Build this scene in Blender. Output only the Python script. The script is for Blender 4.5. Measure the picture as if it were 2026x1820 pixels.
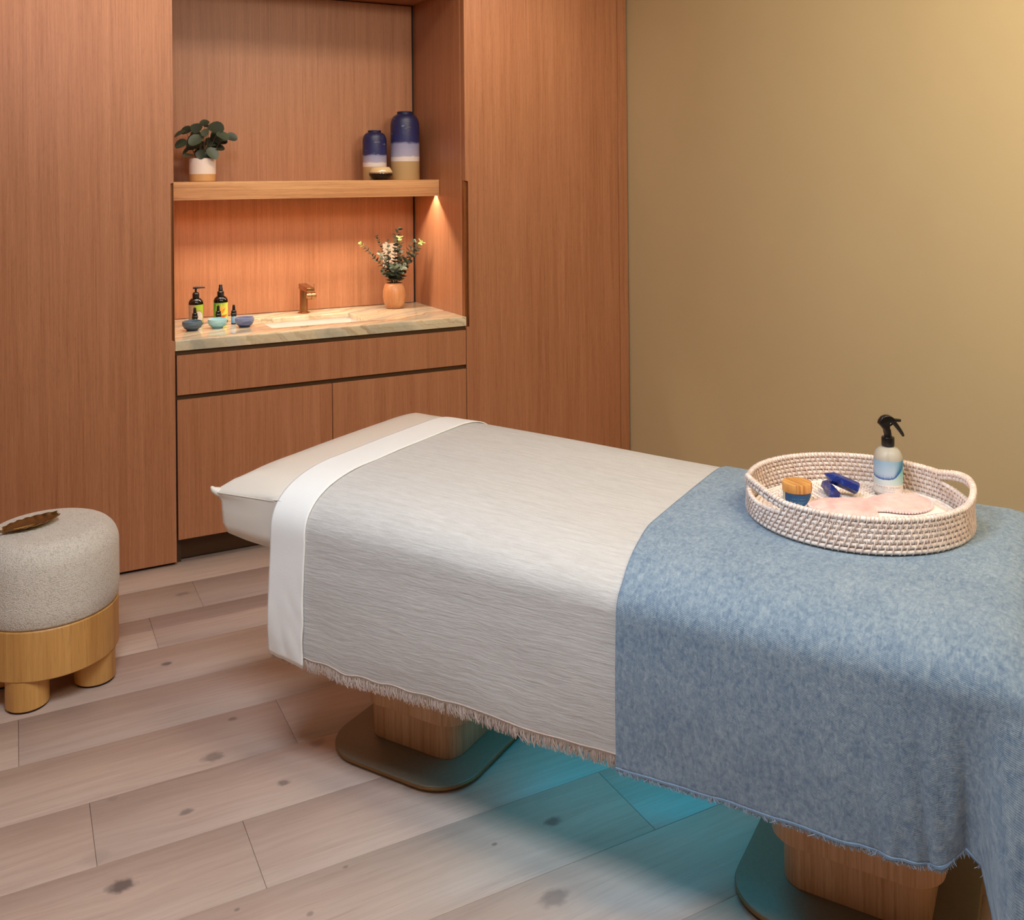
import bpy, bmesh, math, random
from mathutils import Vector, Matrix, noise
random.seed(7)
PI = math.pi
S = bpy.context.scene
for o in list(bpy.data.objects): bpy.data.objects.remove(o)
C = S.collection

# ------------------------------------------------------------------ camera
F, PX, PY, ROLL, PITCH, YAW, H = 1884.88, 1012.93, 352.41, .0092, .0014, .4819, 1.49
c_, s_ = math.cos(YAW), math.sin(YAW)
Fw, Rt, Up = Vector((s_, c_, 0)), Vector((c_, -s_, 0)), Vector((0, 0, 1))
F2 = Fw*math.cos(PITCH) + Up*math.sin(PITCH)
U2 = -Fw*math.sin(PITCH) + Up*math.cos(PITCH)
RX = Rt*math.cos(ROLL) - U2*math.sin(ROLL)
UY = U2*math.cos(ROLL) + Rt*math.sin(ROLL)
cam = bpy.data.cameras.new('camera'); camo = bpy.data.objects.new('camera', cam); C.objects.link(camo)
M = Matrix((RX, UY, -F2)).transposed().to_4x4(); M.translation = (0, 0, H)
camo.matrix_world = M
cam.sensor_width = 36; cam.lens = F*36/2026; cam.sensor_fit = 'HORIZONTAL'
cam.shift_x = (1013-PX)/2026; cam.shift_y = (PY-910)/2026
cam.clip_start = .02
S.camera = camo

# ------------------------------------------------------------------ world, lights, exposure
w = bpy.data.worlds.new('world'); S.world = w; w.use_nodes = True
w.node_tree.nodes['Background'].inputs[0].default_value = (.5, .42, .36, 1)
w.node_tree.nodes['Background'].inputs[1].default_value = .15
S.view_settings.view_transform = 'Standard'; S.view_settings.look = 'None'
S.view_settings.exposure = .5; S.view_settings.gamma = 1; S.view_settings.use_curve_mapping = False

def area(name, loc, target, sx, sy, power, col, spread=180, rotz=None):
    l = bpy.data.lights.new(name, 'AREA'); l.shape = 'RECTANGLE'; l.size = sx; l.size_y = sy
    l.energy = power; l.color = col; l.spread = math.radians(spread)
    o = bpy.data.objects.new(name, l); C.objects.link(o); o.location = loc
    if target is None:
        o.rotation_euler = (0, 0, rotz or 0)
    else:
        o.rotation_euler = (Vector(target)-Vector(loc)).to_track_quat('-Z', 'Y').to_euler()
    return o
# ceiling panel above the bed, ceiling fittings near the right wall and over the left of the room
area('ceiling_light_bed', (.28, 1.36, 2.66), (.9, 1.8, .6), .9, .9, 39, (.82, .95, 1.09), 160)
area('ceiling_light_room', (-.9, .2, 2.66), (-.5, .6, .6), .9, .9, 4, (1, .95, .9))
area('wall_washer', (1.70, .55, 2.62), (2.69, 2.05, 2.0), 1.1, .5, 40, (1, .87, .64))
area('cabinet_downlights', (.95, 3.3, 2.67), (.95, 3.9, 1.95), 2.6, .12, 5.8, (1, .87, .72), 92)

# ------------------------------------------------------------------ helpers: objects
def tag(o, label=None, cat=None, group=None, kind=None):
    if label: o['label'] = label
    if cat: o['category'] = cat
    if group: o['group'] = group
    if kind: o['kind'] = kind
    return o
def thing(name, label, cat, loc=(0, 0, 0), rotz=0, group=None):
    o = bpy.data.objects.new(name, None); C.objects.link(o); o.empty_display_size = .05
    o.location = loc; o.rotation_euler = (0, 0, rotz)
    return tag(o, label, cat, group)
class MB:
    def __init__(s): s.v = []; s.f = []; s.uv = None; s.col = None
    def add(s, vs, fs):
        n = len(s.v); s.v += [tuple(v) for v in vs]; s.f += [tuple(i+n for i in f) for f in fs]; return s
    def box(s, x0, x1, y0, y1, z0, z1):
        return s.add([(x0,y0,z0),(x1,y0,z0),(x1,y1,z0),(x0,y1,z0),(x0,y0,z1),(x1,y0,z1),(x1,y1,z1),(x0,y1,z1)],
                     [(0,3,2,1),(4,5,6,7),(0,1,5,4),(1,2,6,5),(2,3,7,6),(3,0,4,7)])
    def bbox(s, x0, x1, y0, y1, z0, z1, b=.002, seg=2):
        bm = bmesh.new(); bmesh.ops.create_cube(bm, size=1)
        for v in bm.verts:
            v.co = Vector((x0+(v.co.x+.5)*(x1-x0), y0+(v.co.y+.5)*(y1-y0), z0+(v.co.z+.5)*(z1-z0)))
        bmesh.ops.bevel(bm, geom=bm.edges[:], offset=b, segments=seg, profile=.5, affect='EDGES')
        return s.bm(bm)
    def bm(s, bm):
        bm.verts.index_update()
        s.add([v.co[:] for v in bm.verts], [[v.index for v in f.verts] for f in bm.faces]); bm.free(); return s
    def prism(s, poly, h, axis='z', base=0., b=0., seg=2):
        """extruded polygon; poly in (a,b) plane, axis = extrusion axis"""
        bm = bmesh.new()
        def P(a, bb, t):
            return {'z': (a, bb, t), 'y': (a, t, bb), 'x': (t, a, bb)}[axis]
        lo = [bm.verts.new(P(a, bb, base)) for a, bb in poly]; hi = [bm.verts.new(P(a, bb, base+h)) for a, bb in poly]
        bm.faces.new(lo[::-1]); bm.faces.new(hi)
        n = len(poly)
        for i in range(n): bm.faces.new((lo[i], lo[(i+1) % n], hi[(i+1) % n], hi[i]))
        bmesh.ops.recalc_face_normals(bm, faces=bm.faces[:])
        if b > 0:
            es = [e for e in bm.edges if abs(({'z': 2, 'y': 1, 'x': 0}[axis] and 0) or 0) == 0 and
                  (all(v in hi for v in e.verts) or all(v in lo for v in e.verts))]
            bmesh.ops.bevel(bm, geom=es, offset=b, segments=seg, profile=.5, affect='EDGES')
        return s.bm(bm)
    def tube(s, pts, r, n=8, closed=False, caps=True):
        pts = [Vector(p) for p in pts]; m = len(pts)
        rs = r if isinstance(r, (list, tuple)) else [r]*m
        vs = []; up = None
        for i, p in enumerate(pts):
            if closed: t = pts[(i+1) % m]-pts[i-1]
            else: t = pts[min(i+1, m-1)]-pts[max(i-1, 0)]
            if t.length < 1e-9: t = Vector((0, 0, 1))
            t.normalize()
            if up is None:
                up = Vector((0, 0, 1)) if abs(t.z) < .9 else Vector((1, 0, 0))
            a = up - t*up.dot(t)
            if a.length < 1e-6: a = t.orthogonal()
            a.normalize(); up = a; b = t.cross(a)
            for k in range(n):
                q = 2*PI*k/n; vs.append(p+(a*math.cos(q)+b*math.sin(q))*rs[i])
        fs = []
        for i in range(m if closed else m-1):
            j = (i+1) % m
            for k in range(n):
                l = (k+1) % n; fs.append((i*n+k, i*n+l, j*n+l, j*n+k))
        if not closed and caps:
            fs.append(tuple(range(n))[::-1]); fs.append(tuple((m-1)*n+k for k in range(n)))
        return s.add(vs, fs)
    def lathe(s, prof, n=48, cx=0, cy=0, sx=1, sy=1):
        """prof: (r,z) list from bottom axis to top/inside axis"""
        vs = []; idx = []
        for r, z in prof:
            if r < 1e-6: idx.append([len(vs)]); vs.append((cx, cy, z))
            else:
                idx.append(list(range(len(vs), len(vs)+n)))
                vs += [(cx+r*sx*math.cos(2*PI*k/n), cy+r*sy*math.sin(2*PI*k/n), z) for k in range(n)]
        fs = []
        for a, b in zip(idx, idx[1:]):
            for k in range(n):
                l = (k+1) % n
                if len(a) == 1 and len(b) == 1: continue
                if len(a) == 1: fs.append((a[0], b[l], b[k]))
                elif len(b) == 1: fs.append((a[k], a[l], b[0]))
                else: fs.append((a[k], a[l], b[l], b[k]))
        return s.add(vs, fs)
    def grid(s, fn, nu, nv, closed_u=False):
        vs = [fn(i/(nu if closed_u else nu-1), j/(nv-1)) for j in range(nv) for i in range(nu)]
        fs = []
        for j in range(nv-1):
            for i in range(nu if closed_u else nu-1):
                k = (i+1) % nu; fs.append((j*nu+i, j*nu+k, (j+1)*nu+k, (j+1)*nu+i))
        return s.add(vs, fs)
    def build(s, name, m=None, parent=None, smooth=True, ang=40, loc=None, uvs=None, cols=None):
        me = bpy.data.meshes.new(name); me.from_pydata(s.v, [], s.f); me.update()
        if smooth:
            me.shade_smooth(); me.set_sharp_from_angle(angle=math.radians(ang))
        if uvs is not None:
            ul = me.uv_layers.new(name='UVMap')
            vi = [0]*len(me.loops); me.loops.foreach_get('vertex_index', vi)
            fl = []
            for i in vi: fl += uvs[i]
            ul.data.foreach_set('uv', fl)
        if cols is not None:
            ca = me.color_attributes.new('Col', 'FLOAT_COLOR', 'POINT')
            fl = []
            for c in cols: fl += [c[0], c[1], c[2], 1]
            ca.data.foreach_set('color', fl)
        o = bpy.data.objects.new(name, me); C.objects.link(o)
        if m: me.materials.append(m)
        if parent: o.parent = parent
        if loc: o.location = loc
        return o
def dup(o, parent=None, loc=None, label=None):
    c = o.copy(); C.objects.link(c)
    if parent is not None: c.parent = parent
    if loc is not None: c.location = loc
    if label: c['label'] = label
    for ch in list(o.children): dup(ch, c)
    return c
def rrect(x0, x1, y0, y1, r, n=8):
    p = []
    for cx, cy, a in ((x1-r, y0+r, -90), (x1-r, y1-r, 0), (x0+r, y1-r, 90), (x0+r, y0+r, 180)):
        for k in range(n+1):
            q = math.radians(a+90*k/n); p.append((cx+r*math.cos(q), cy+r*math.sin(q)))
    return p
def srgb(r, g, b):
    f = lambda c: (c/255/12.92) if c/255 <= .04045 else ((c/255+.055)/1.055)**2.4
    return (f(r), f(g), f(b), 1)
def lerp3(a, b, t): return tuple(x+(y-x)*t for x, y in zip(a[:3], b[:3]))

# ------------------------------------------------------------------ helpers: materials
class NT:
    def __init__(s, name):
        s.m = bpy.data.materials.new(name); s.m.use_nodes = True; s.t = s.m.node_tree
        s.b = s.t.nodes['Principled BSDF']
    def n(s, typ, **kw):
        nd = s.t.nodes.new(typ)
        for k, v in kw.items():
            if k.startswith('i_'): nd.inputs[int(k[2:]) if k[2:].isdigit() else k[2:]].default_value = v
            else: setattr(nd, k, v)
        return nd
    def l(s, a, b): s.t.links.new(a, b); return s
    def math(s, op, a, b=None, c=None):
        nd = s.n('ShaderNodeMath', operation=op)
        for i, x in enumerate((a, b, c)):
            if x is None: continue
            if isinstance(x, (int, float)): nd.inputs[i].default_value = x
            else: s.l(x, nd.inputs[i])
        return nd.outputs[0]
    def mapv(s, v, scale=(1,1,1), loc=(0,0,0), rot=(0,0,0)):
        nd = s.n('ShaderNodeMapping'); s.l(v, nd.inputs[0])
        nd.inputs['Scale'].default_value = scale; nd.inputs['Location'].default_value = loc; nd.inputs['Rotation'].default_value = rot
        return nd.outputs[0]
    def noise(s, v, scale, detail=4, rough=.55, dist=0):
        nd = s.n('ShaderNodeTexNoise'); s.l(v, nd.inputs['Vector'])
        nd.inputs['Scale'].default_value = scale; nd.inputs['Detail'].default_value = detail
        nd.inputs['Roughness'].default_value = rough; nd.inputs['Distortion'].default_value = dist
        return nd.outputs[0]
    def ramp(s, v, stops, interp='LINEAR'):
        nd = s.n('ShaderNodeValToRGB'); s.l(v, nd.inputs[0]); cr = nd.color_ramp; cr.interpolation = interp
        while len(cr.elements) < len(stops): cr.elements.new(.5)
        for e, (p, c) in zip(cr.elements, stops):
            e.position = p; e.color = c if len(c) == 4 else (*c, 1)
        return nd.outputs[0]
    def mix(s, f, a, b, mode='MIX'):
        nd = s.n('ShaderNodeMix', data_type='RGBA', blend_type=mode)
        for i, x in ((0, f), (6, a), (7, b)):
            if isinstance(x, (int, float)): nd.inputs[i].default_value = x
            elif isinstance(x, tuple): nd.inputs[i].default_value = x
            else: s.l(x, nd.inputs[i])
        return nd.outputs[2]
    def bump(s, h, strength=.3, dist=.01):
        nd = s.n('ShaderNodeBump'); s.l(h, nd.inputs['Height'])
        nd.inputs['Strength'].default_value = strength; nd.inputs['Distance'].default_value = dist
        s.l(nd.outputs[0], s.b.inputs['Normal']); return s
    def obj(s): return s.n('ShaderNodeTexCoord').outputs['Object']
    def uvc(s): return s.n('ShaderNodeTexCoord').outputs['UV']
    def rnd(s): return s.n('ShaderNodeObjectInfo').outputs['Random']
    def set(s, **kw):
        for k, v in kw.items(): s.b.inputs[k.replace('_', ' ')].default_value = v
        return s
    def base(s, sock): s.l(sock, s.b.inputs['Base Color']); return s

def plain(name, col, rough=.5, metal=0, var=.0, scale=40, bump=0, **kw):
    t = NT(name); t.set(Roughness=rough, Metallic=metal)
    v = t.obj(); nz = t.noise(v, scale, 3)
    a = tuple(c*(1-var) for c in col[:3])+(1,); b = tuple(min(1, c*(1+var)) for c in col[:3])+(1,)
    t.base(t.ramp(nz, [(.3, a), (.7, b)]))
    if bump: t.bump(nz, bump, .002)
    for k, x in kw.items(): t.b.inputs[k.replace('_', ' ')].default_value = x
    return t.m

def wood(name, light, mid, dark, axis='z', fine=260, rough=.42, broad=.4, bump=.05, pores=.32):
    """fine straight grain running along an object axis"""
    t = NT(name); v = t.obj(); r = t.rnd()
    add = t.n('ShaderNodeVectorMath', operation='ADD'); t.l(v, add.inputs[0])
    cx = t.n('ShaderNodeCombineXYZ')
    for i in range(3): t.l(t.math('MULTIPLY', r, (3.1, 5.7, 2.3)[i]), cx.inputs[i])
    t.l(cx.outputs[0], add.inputs[1]); v = add.outputs[0]
    st = {'x': (.018, 1, 1), 'y': (1, .018, 1), 'z': (1, 1, .018)}[axis]
    st2 = {'x': (.06, 1, 1), 'y': (1, .06, 1), 'z': (1, 1, .06)}[axis]
    n1 = t.noise(t.mapv(v, st), fine, 5, .65)                 # fine lines
    n2 = t.noise(t.mapv(v, st), fine*.16, 3, .5, .4)           # veneer flitches
    n3 = t.noise(t.mapv(v, st2), fine*2.2, 2, .6)              # pores
    mixv = t.math('ADD', t.math('MULTIPLY', n1, 1-broad), t.math('MULTIPLY', n2, broad))
    col = t.ramp(mixv, [(.34, dark), (.5, mid), (.66, light)])
    p = t.ramp(n3, [(.30, (1-pores*.55,)*3), (.46, (1, 1, 1))])
    t.base(t.mix(1.0, col, p, 'MULTIPLY'))
    t.set(Roughness=rough); t.bump(mixv, bump, .001)
    return t.m

WL, WM, WD = srgb(184, 126, 90), srgb(172, 114, 78), srgb(156, 98, 64)
M_wood = wood('veneer_upright', WL, WM, WD, 'z')
M_woodx = wood('veneer_level', srgb(224, 172, 118), srgb(206, 148, 98), srgb(176, 116, 72), 'x', fine=120, broad=.5)
M_oak = wood('pale_oak', srgb(230, 190, 154), srgb(216, 170, 132), srgb(192, 142, 104), 'z', fine=150, broad=.4)
M_ash = wood('honey_ash', srgb(224, 172, 100), srgb(212, 158, 88), srgb(192, 136, 72), 'z', fine=110, broad=.6, pores=.25)
M_vase = wood('turned_wood', srgb(212, 156, 110), srgb(194, 134, 88), srgb(168, 106, 64), 'z', fine=60, broad=.7, rough=.35, pores=.2)
M_dark = plain('dark_recess', srgb(58, 38, 22), .5, 0, .1)
M_black = plain('black_gap', srgb(14, 9, 7), .7)
M_bronze = plain('bronze_metal', srgb(112, 84, 56), .38, .85, .08, 20)
M_pull = plain('finger_pull_metal', srgb(150, 96, 56), .35, .6, .06)
M_brass = plain('brushed_brass', srgb(178, 132, 92), .26, 1, .05, 60)
M_gold = plain('gold_metal', srgb(138, 106, 62), .34, .9, .06, 30, .05)
M_blackp = plain('black_plastic', srgb(12, 10, 11), .32)
M_blackg = plain('black_gloss_bottle', srgb(9, 5, 4), .08)
M_porc = plain('white_porcelain', srgb(238, 228, 218), .12)
M_plate = plain('beige_plastic', srgb(230, 204, 180), .4)
M_wall = plain('tan_wall_paint', srgb(204, 182, 138), .75, 0, .015, 3, .04)
M_ceil = plain('white_ceiling_paint', srgb(225, 216, 204), .9)
M_wall2 = plain('warm_wall_paint', srgb(196, 172, 140), .85)
M_basep = plain('base_plate_metal', srgb(122, 110, 92), .5, .2, .06, 120)
M_baseedge = plain('base_plate_edge', srgb(150, 112, 68), .35, .8, .06)

# ------------------------------------------------------------------ room
Yf, Yb, Xl, Xr, Xe = 3.8995, 4.5034, .552, 1.8016, 2.6926
ZC = 2.7
def struct(mb, name, m, **kw):
    o = mb.build(name, m, **kw); o['kind'] = 'structure'; return o
X0, Y0 = -1.7, -1.5
struct(MB().box(Xe, Xe+.12, Y0, 4.72, 0, ZC), 'wall_right', M_wall)
struct(MB().box(X0-.12, X0, Y0, 4.72, 0, ZC), 'wall_left', M_wall2)
struct(MB().box(X0-.12, Xe+.12, 4.6, 4.72, 0, ZC), 'wall_back', M_wall2)
struct(MB().box(X0-.12, Xe+.12, Y0-.12, Y0, 0, ZC), 'wall_front', M_wall2)
struct(MB().box(X0-.12, Xe+.12, Y0-.12, 4.72, ZC, ZC+.1), 'ceiling', M_ceil)

# floor planks
def floor_mat():
    t = NT('washed_oak_planks'); g = t.n('ShaderNodeNewGeometry').outputs['Position']; r = t.rnd()
    off = t.n('ShaderNodeCombineXYZ')
    t.l(t.math('MULTIPLY', r, 7.3), off.inputs[0]); t.l(t.math('MULTIPLY', r, 1.9), off.inputs[2])
    # knots: (x, y, radius, darkness)
    K = [(.409,3.119,.016,1),(.447,2.555,.026,.7),(.191,2.183,.026,1.1),(.349,2.365,.015,.8),(.583,2.364,.016,.8),
         (.703,2.487,.02,.5),(.527,2.712,.012,.7),(.983,1.717,.03,.6),(1.098,1.922,.02,.9),(.529,3.62,.022,.5),
         (.944,1.92,.006,.8),(.394,1.999,.006,.7),(.522,1.917,.008,.6),(.627,2.01,.006,.6),(.849,2.197,.016,.35),(.20,2.50,.012,.3),(.15,2.3,.03,.2)]
    kn_ = t.n('ShaderNodeTexNoise', i_Scale=45, i_Detail=3); t.l(g, kn_.inputs['Vector'])
    kwv = t.n('ShaderNodeVectorMath', operation='MULTIPLY_ADD', i_1=(1.1, 1.1, 0), i_2=(-.55, -.55, 0)); t.l(kn_.outputs[1], kwv.inputs[0]); kwarp = kwv.outputs[0]
    bulge = None; dark = None
    for kx, ky, kr, kd in K:
        sub = t.n('ShaderNodeVectorMath', operation='SUBTRACT', i_1=(kx, ky, 0)); t.l(g, sub.inputs[0])
        sc = t.n('ShaderNodeVectorMath', operation='MULTIPLY', i_1=(1/(kr*1.15), 1/(kr*.8), 0)); t.l(sub.outputs[0], sc.inputs[0])
        scn = t.n('ShaderNodeVectorMath', operation='ADD'); t.l(sc.outputs[0], scn.inputs[0]); t.l(kwarp, scn.inputs[1]); sc = scn
        ln = t.n('ShaderNodeVectorMath', operation='LENGTH'); t.l(sc.outputs[0], ln.inputs[0]); L = ln.outputs['Value']
        sep = t.n('ShaderNodeSeparateXYZ'); t.l(sub.outputs[0], sep.inputs[0])
        # grain flows round the knot: displace y by falloff*sign
        fall = t.math('DIVIDE', 1.0, t.math('ADD', 1.0, t.math('MULTIPLY', L, t.math('MULTIPLY', L, .35))))
        b = t.math('MULTIPLY', t.math('MULTIPLY', fall, sep.outputs[1]), -.75)
        bulge = b if bulge is None else t.math('ADD', bulge, b)
        mr = t.n('ShaderNodeMapRange', interpolation_type='SMOOTHSTEP'); t.l(L, mr.inputs[0])
        mr.inputs[1].default_value = .45; mr.inputs[2].default_value = 1.25; mr.inputs[3].default_value = kd*.75; mr.inputs[4].default_value = 0
        dark = mr.outputs[0] if dark is None else t.math('MAXIMUM', dark, mr.outputs[0])
    add = t.n('ShaderNodeVectorMath', operation='ADD'); t.l(g, add.inputs[0]); t.l(off.outputs[0], add.inputs[1])
    bv = t.n('ShaderNodeCombineXYZ'); t.l(bulge, bv.inputs[1])
    add2 = t.n('ShaderNodeVectorMath', operation='ADD'); t.l(add.outputs[0], add2.inputs[0]); t.l(bv.outputs[0], add2.inputs[1])
    v = add2.outputs[0]
    warp = t.noise(t.mapv(v, (1.2, 5, 1)), 1.0, 2)
    n1 = t.noise(t.mapv(v, (2.2, 42, 1)), 1.6, 5, .6, .25)
    n2 = t.noise(t.mapv(v, (1.2, 7, 1)), 1.5, 3, .55, .6)
    n3 = t.noise(t.mapv(v, (9, 330, 1)), 1.0, 2, .6)
    gr = t.math('ADD', t.math('MULTIPLY', n1, .76), t.math('MULTIPLY', n2, .24))
    col = t.ramp(gr, [(.30, srgb(181, 156, 143)), (.47, srgb(190, 166, 152)), (.62, srgb(197, 174, 160)), (.76, srgb(191, 170, 158))])
    pores = t.ramp(n3, [(.30, (.86, .84, .83)), (.42, (1, 1, 1))])
    col = t.mix(.75, col, pores, 'MULTIPLY')
    tint = t.ramp(r, [(0, (.975, .965, .96)), (.5, (1, 1, 1)), (1, (1.02, 1.01, 1.0))])
    col = t.mix(1.0, col, tint, 'MULTIPLY')
    col = t.mix(dark, col, srgb(84, 76, 76))
    t.base(col); t.set(Roughness=.42); t.bump(t.math('ADD', t.math('MULTIPLY', n1, .6), t.math('MULTIPLY', n3, .4)), .12, .001)
    return t.m
M_floor = floor_mat()
M_sub = plain('subfloor_gap', srgb(70, 52, 42), .8)
floor = struct(MB().box(X0-.12, Xe+.12, Y0-.12, 4.72, -.08, -.0045), 'floor', M_sub)
W = .2415
known = {0: (.462,), 2: (.657,), 6: (.58,), -1: (1.29,)}
rows = range(-15, 11)
for k in rows:
    y0, y1 = 2.029+W*k, 2.029+W*(k+1)
    if k in known: j0 = known[k][0]
    else: j0 = {1: 2.35, 3: 2.2, 4: -.55, 5: 2.6, -2: 2.3, -3: 1.5, -4: .2}.get(k, random.uniform(-1.2, 1.0))
    L = 2.2; xs = [j0]
    while xs[0] > X0: xs.insert(0, xs[0]-L)
    while xs[-1] < Xe: xs.append(xs[-1]+L)
    for a, b in zip(xs, xs[1:]):
        a, b = max(a, X0), min(b, Xe)
        if b-a < .1: continue
        dz = random.uniform(-.0004, 0)
        MB().bbox(a+.0004, b-.0004, y0+.0003, y1-.0003, -.0045, dz, .0007, 1).build('plank', M_floor, floor, ang=60)

# ------------------------------------------------------------------ tall cabinets
def door_poly(x0, x1, z0, z1, notch=None):
    """front outline in (x,z); notch = (side, depth, za, zb)"""
    p = [(x0, z0), (x1, z0)]
    if notch and notch[0] == 'r':
        _, d, za, zb = notch; p += [(x1, za), (x1-d, za+.004), (x1-d, zb-.004), (x1, zb)]
    p += [(x1, z1), (x0, z1)]
    if notch and notch[0] == 'l':
        _, d, za, zb = notch; p += [(x0, zb), (x0+d, zb-.004), (x0+d, za+.004), (x0, za)]
    return p
tl = thing('tall_cabinet', 'tall wood veneer cabinet left of the sink niche, behind the round stool', 'cabinet', (Xl, Yf, 0), group='tall wardrobe cabinets')
LZ = ZC-.004
MB().box(X0+.01-Xl, -.002, .036, Yb-Yf+.09, .0, LZ).build('carcass', M_wood, tl)
MB().prism(door_poly(-1.07, 0, .012, LZ-.03, ('r', .0115, .871, 1.489)), .034, 'y', 0, .0008, 1).build('door', M_wood, tl)
MB().prism(door_poly(X0+.012-Xl, -1.074, .012, LZ-.03), .034, 'y', 0, .0008, 1).build('door', M_wood, tl)
fp = MB().box(-.0125, -.0005, .012, .033, .872, 1.488)
fp.box(-.0022, -.0002, .001, .032, .872, 1.488)
fp.build('finger_pull', M_pull, tl)
MB().box(X0+.012-Xl, -.004, .02, .036, .001, .011).build('plinth', M_black, tl)

tr = thing('tall_cabinet', 'tall wood veneer cabinet between the sink niche and the tan wall', 'cabinet', (Xr, Yf, 0), group='tall wardrobe cabinets')
XD = 2.629-Xr
MB().box(.0, Xe-.004-Xr, .052, Yb-Yf+.09, 0, LZ).build('carcass', M_wood, tr)
MB().box(.0005, .012, .045, .06, .0, LZ).build('edge_band', plain('edge_band', srgb(196, 132, 90), .4), tr)
MB().box(.006, Xe-.006-Xr, .04, .0525, .012, LZ-.01).build('carcass_frame', M_dark, tr)
MB().prism(door_poly(0, XD, .012, LZ-.03, ('l', .0145, .824, 1.487)), .038, 'y', 0, .0008, 1).build('door', M_wood, tr)
fp = MB().box(.0005, .0148, .016, .037, .825, 1.486)
fp.box(.0135, .0155, .0005, .03, .825, 1.486)
fp.build('finger_pull', M_pull, tr)
MB().bbox(XD+.004, 2.685-Xr, .004, .05, .0, LZ, .001, 1).build('filler_strip', M_wood, tr)
MB().box(.004, XD, .02, .036, .001, .011).build('plinth', M_black, tr)

# niche back panel and header
bp = MB().bbox(Xl+.001, 1.7895, Yb, Yb+.02, .875, 2.37, .0008, 1).build('wall_panel', M_wood)
tag(bp, 'wood veneer back panel of the niche, behind shelf and faucet', 'panel')
sh = MB().box(1.7895, Xr-.0005, Yb+.012, Yb+.03, .875, 2.37).build('reveal', M_black, bp)
hd = MB().bbox(Xl+.002, Xr-.002, Yf+.03, Yb+.02, 2.375, LZ, .001, 1).build('niche_header', M_wood)
tag(hd, 'wood header closing the top of the sink niche', 'panel')

# ------------------------------------------------------------------ vanity
va = thing('vanity_cabinet', 'wood veneer vanity with wide drawer and two doors under the marble top', 'cabinet', (Xl, Yf, 0))
VW = Xr-Xl
cb = MB().box(.003, .02, .0325, .60, .0, .833).box(VW-.02, VW-.003, .0325, .60, .0, .833).box(.02, VW-.02, .585, .60, .0, .833).box(.02, VW-.02, .0325, .585, .09, .105)
cb.build('carcass', M_dark, va)['kind'] = 'stuff'
dr = MB().bbox(.0065, VW-.003, 0, .022, .6592, .8141, .0008, 1).build('drawer_front', M_wood, va)
XS = 1.18-Xl
MB().bbox(.0065, XS-.0015, 0, .022, .0959, .6401, .0008, 1).build('door', M_wood, va)
MB().bbox(XS+.0015, VW-.003, 0, .022, .0959, .6401, .0008, 1).build('door', M_wood, va)
for z0, z1 in ((.8145, .833), (.6405, .659)):
    MB().box(.004, VW-.004, .012, .031, z0, z1).build('grip_channel', plain('grip_channel', srgb(84, 62, 40), .4, .5), va)
MB().box(.003, VW-.003, .0235, .0305, .0959, .833).build('shadow_gap', M_black, va)
mb = MB().box(.002, VW-.002, .05, .0535, .006, .0955); mb.build('toe_kick', plain('toe_kick_metal', srgb(74, 52, 34), .35, .6), va)

def marble():
    t = NT('veined_marble'); v = t.obj()
    wv = t.n('ShaderNodeTexWave', wave_type='BANDS', bands_direction='X', wave_profile='SIN')
    # rotate so that bands run diagonally on the front edge and along the top
    vr = t.n('ShaderNodeVectorMath', operation='DOT_PRODUCT', i_1=(.42, -.80, .52)); t.l(v, vr.inputs[0])
    warp = t.noise(v, 5, 5, .6, .3)
    d = t.math('ADD', vr.outputs['Value'], t.math('MULTIPLY', t.math('SUBTRACT', warp, .5), .16))
    cx = t.n('ShaderNodeCombineXYZ'); t.l(d, cx.inputs[0])
    b1 = t.noise(cx.outputs[0], 26, 5, .62); b2 = t.noise(cx.outputs[0], 9, 3, .5)
    b3 = t.noise(t.mapv(cx.outputs[0], loc=(3.7, 0, 0)), 34, 3, .6)
    pat = t.noise(v, 3.2, 2)
    col = t.ramp(b1, [(.30, srgb(150, 128, 112)), (.40, srgb(184, 160, 128)), (.50, srgb(212, 194, 160)), (.62, srgb(224, 210, 184)), (.72, srgb(174, 158, 136))])
    grey = t.ramp(b2, [(.40, (1, 1, 1, 1)), (.5, (0, 0, 0, 1))])
    col = t.mix(t.math('MULTIPLY', grey, .6), col, srgb(150, 152, 142))
    och = t.math('MULTIPLY', t.ramp(b3, [(.60, (0, 0, 0, 1)), (.68, (1, 1, 1, 1))]), t.ramp(pat, [(.42, (0, 0, 0, 1)), (.58, (1, 1, 1, 1))]))
    col = t.mix(t.math('MULTIPLY', och, .75), col, srgb(206, 150, 66))
    vein = t.ramp(t.noise(t.mapv(cx.outputs[0], loc=(9.1, 0, 0)), 44, 2, .5), [(.27, (1, 1, 1, 1)), (.33, (0, 0, 0, 1))])
    col = t.mix(t.math('MULTIPLY', vein, .85), col, srgb(98, 70, 62))
    t.base(col); t.set(Roughness=.13); t.b.inputs['Coat Weight'].default_value = .3; t.b.inputs['Coat Roughness'].default_value = .04
    return t.m
M_marble = marble()
SX0, SX1, SY0, SY1 = .962, 1.385, 4.025, 4.318
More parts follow.
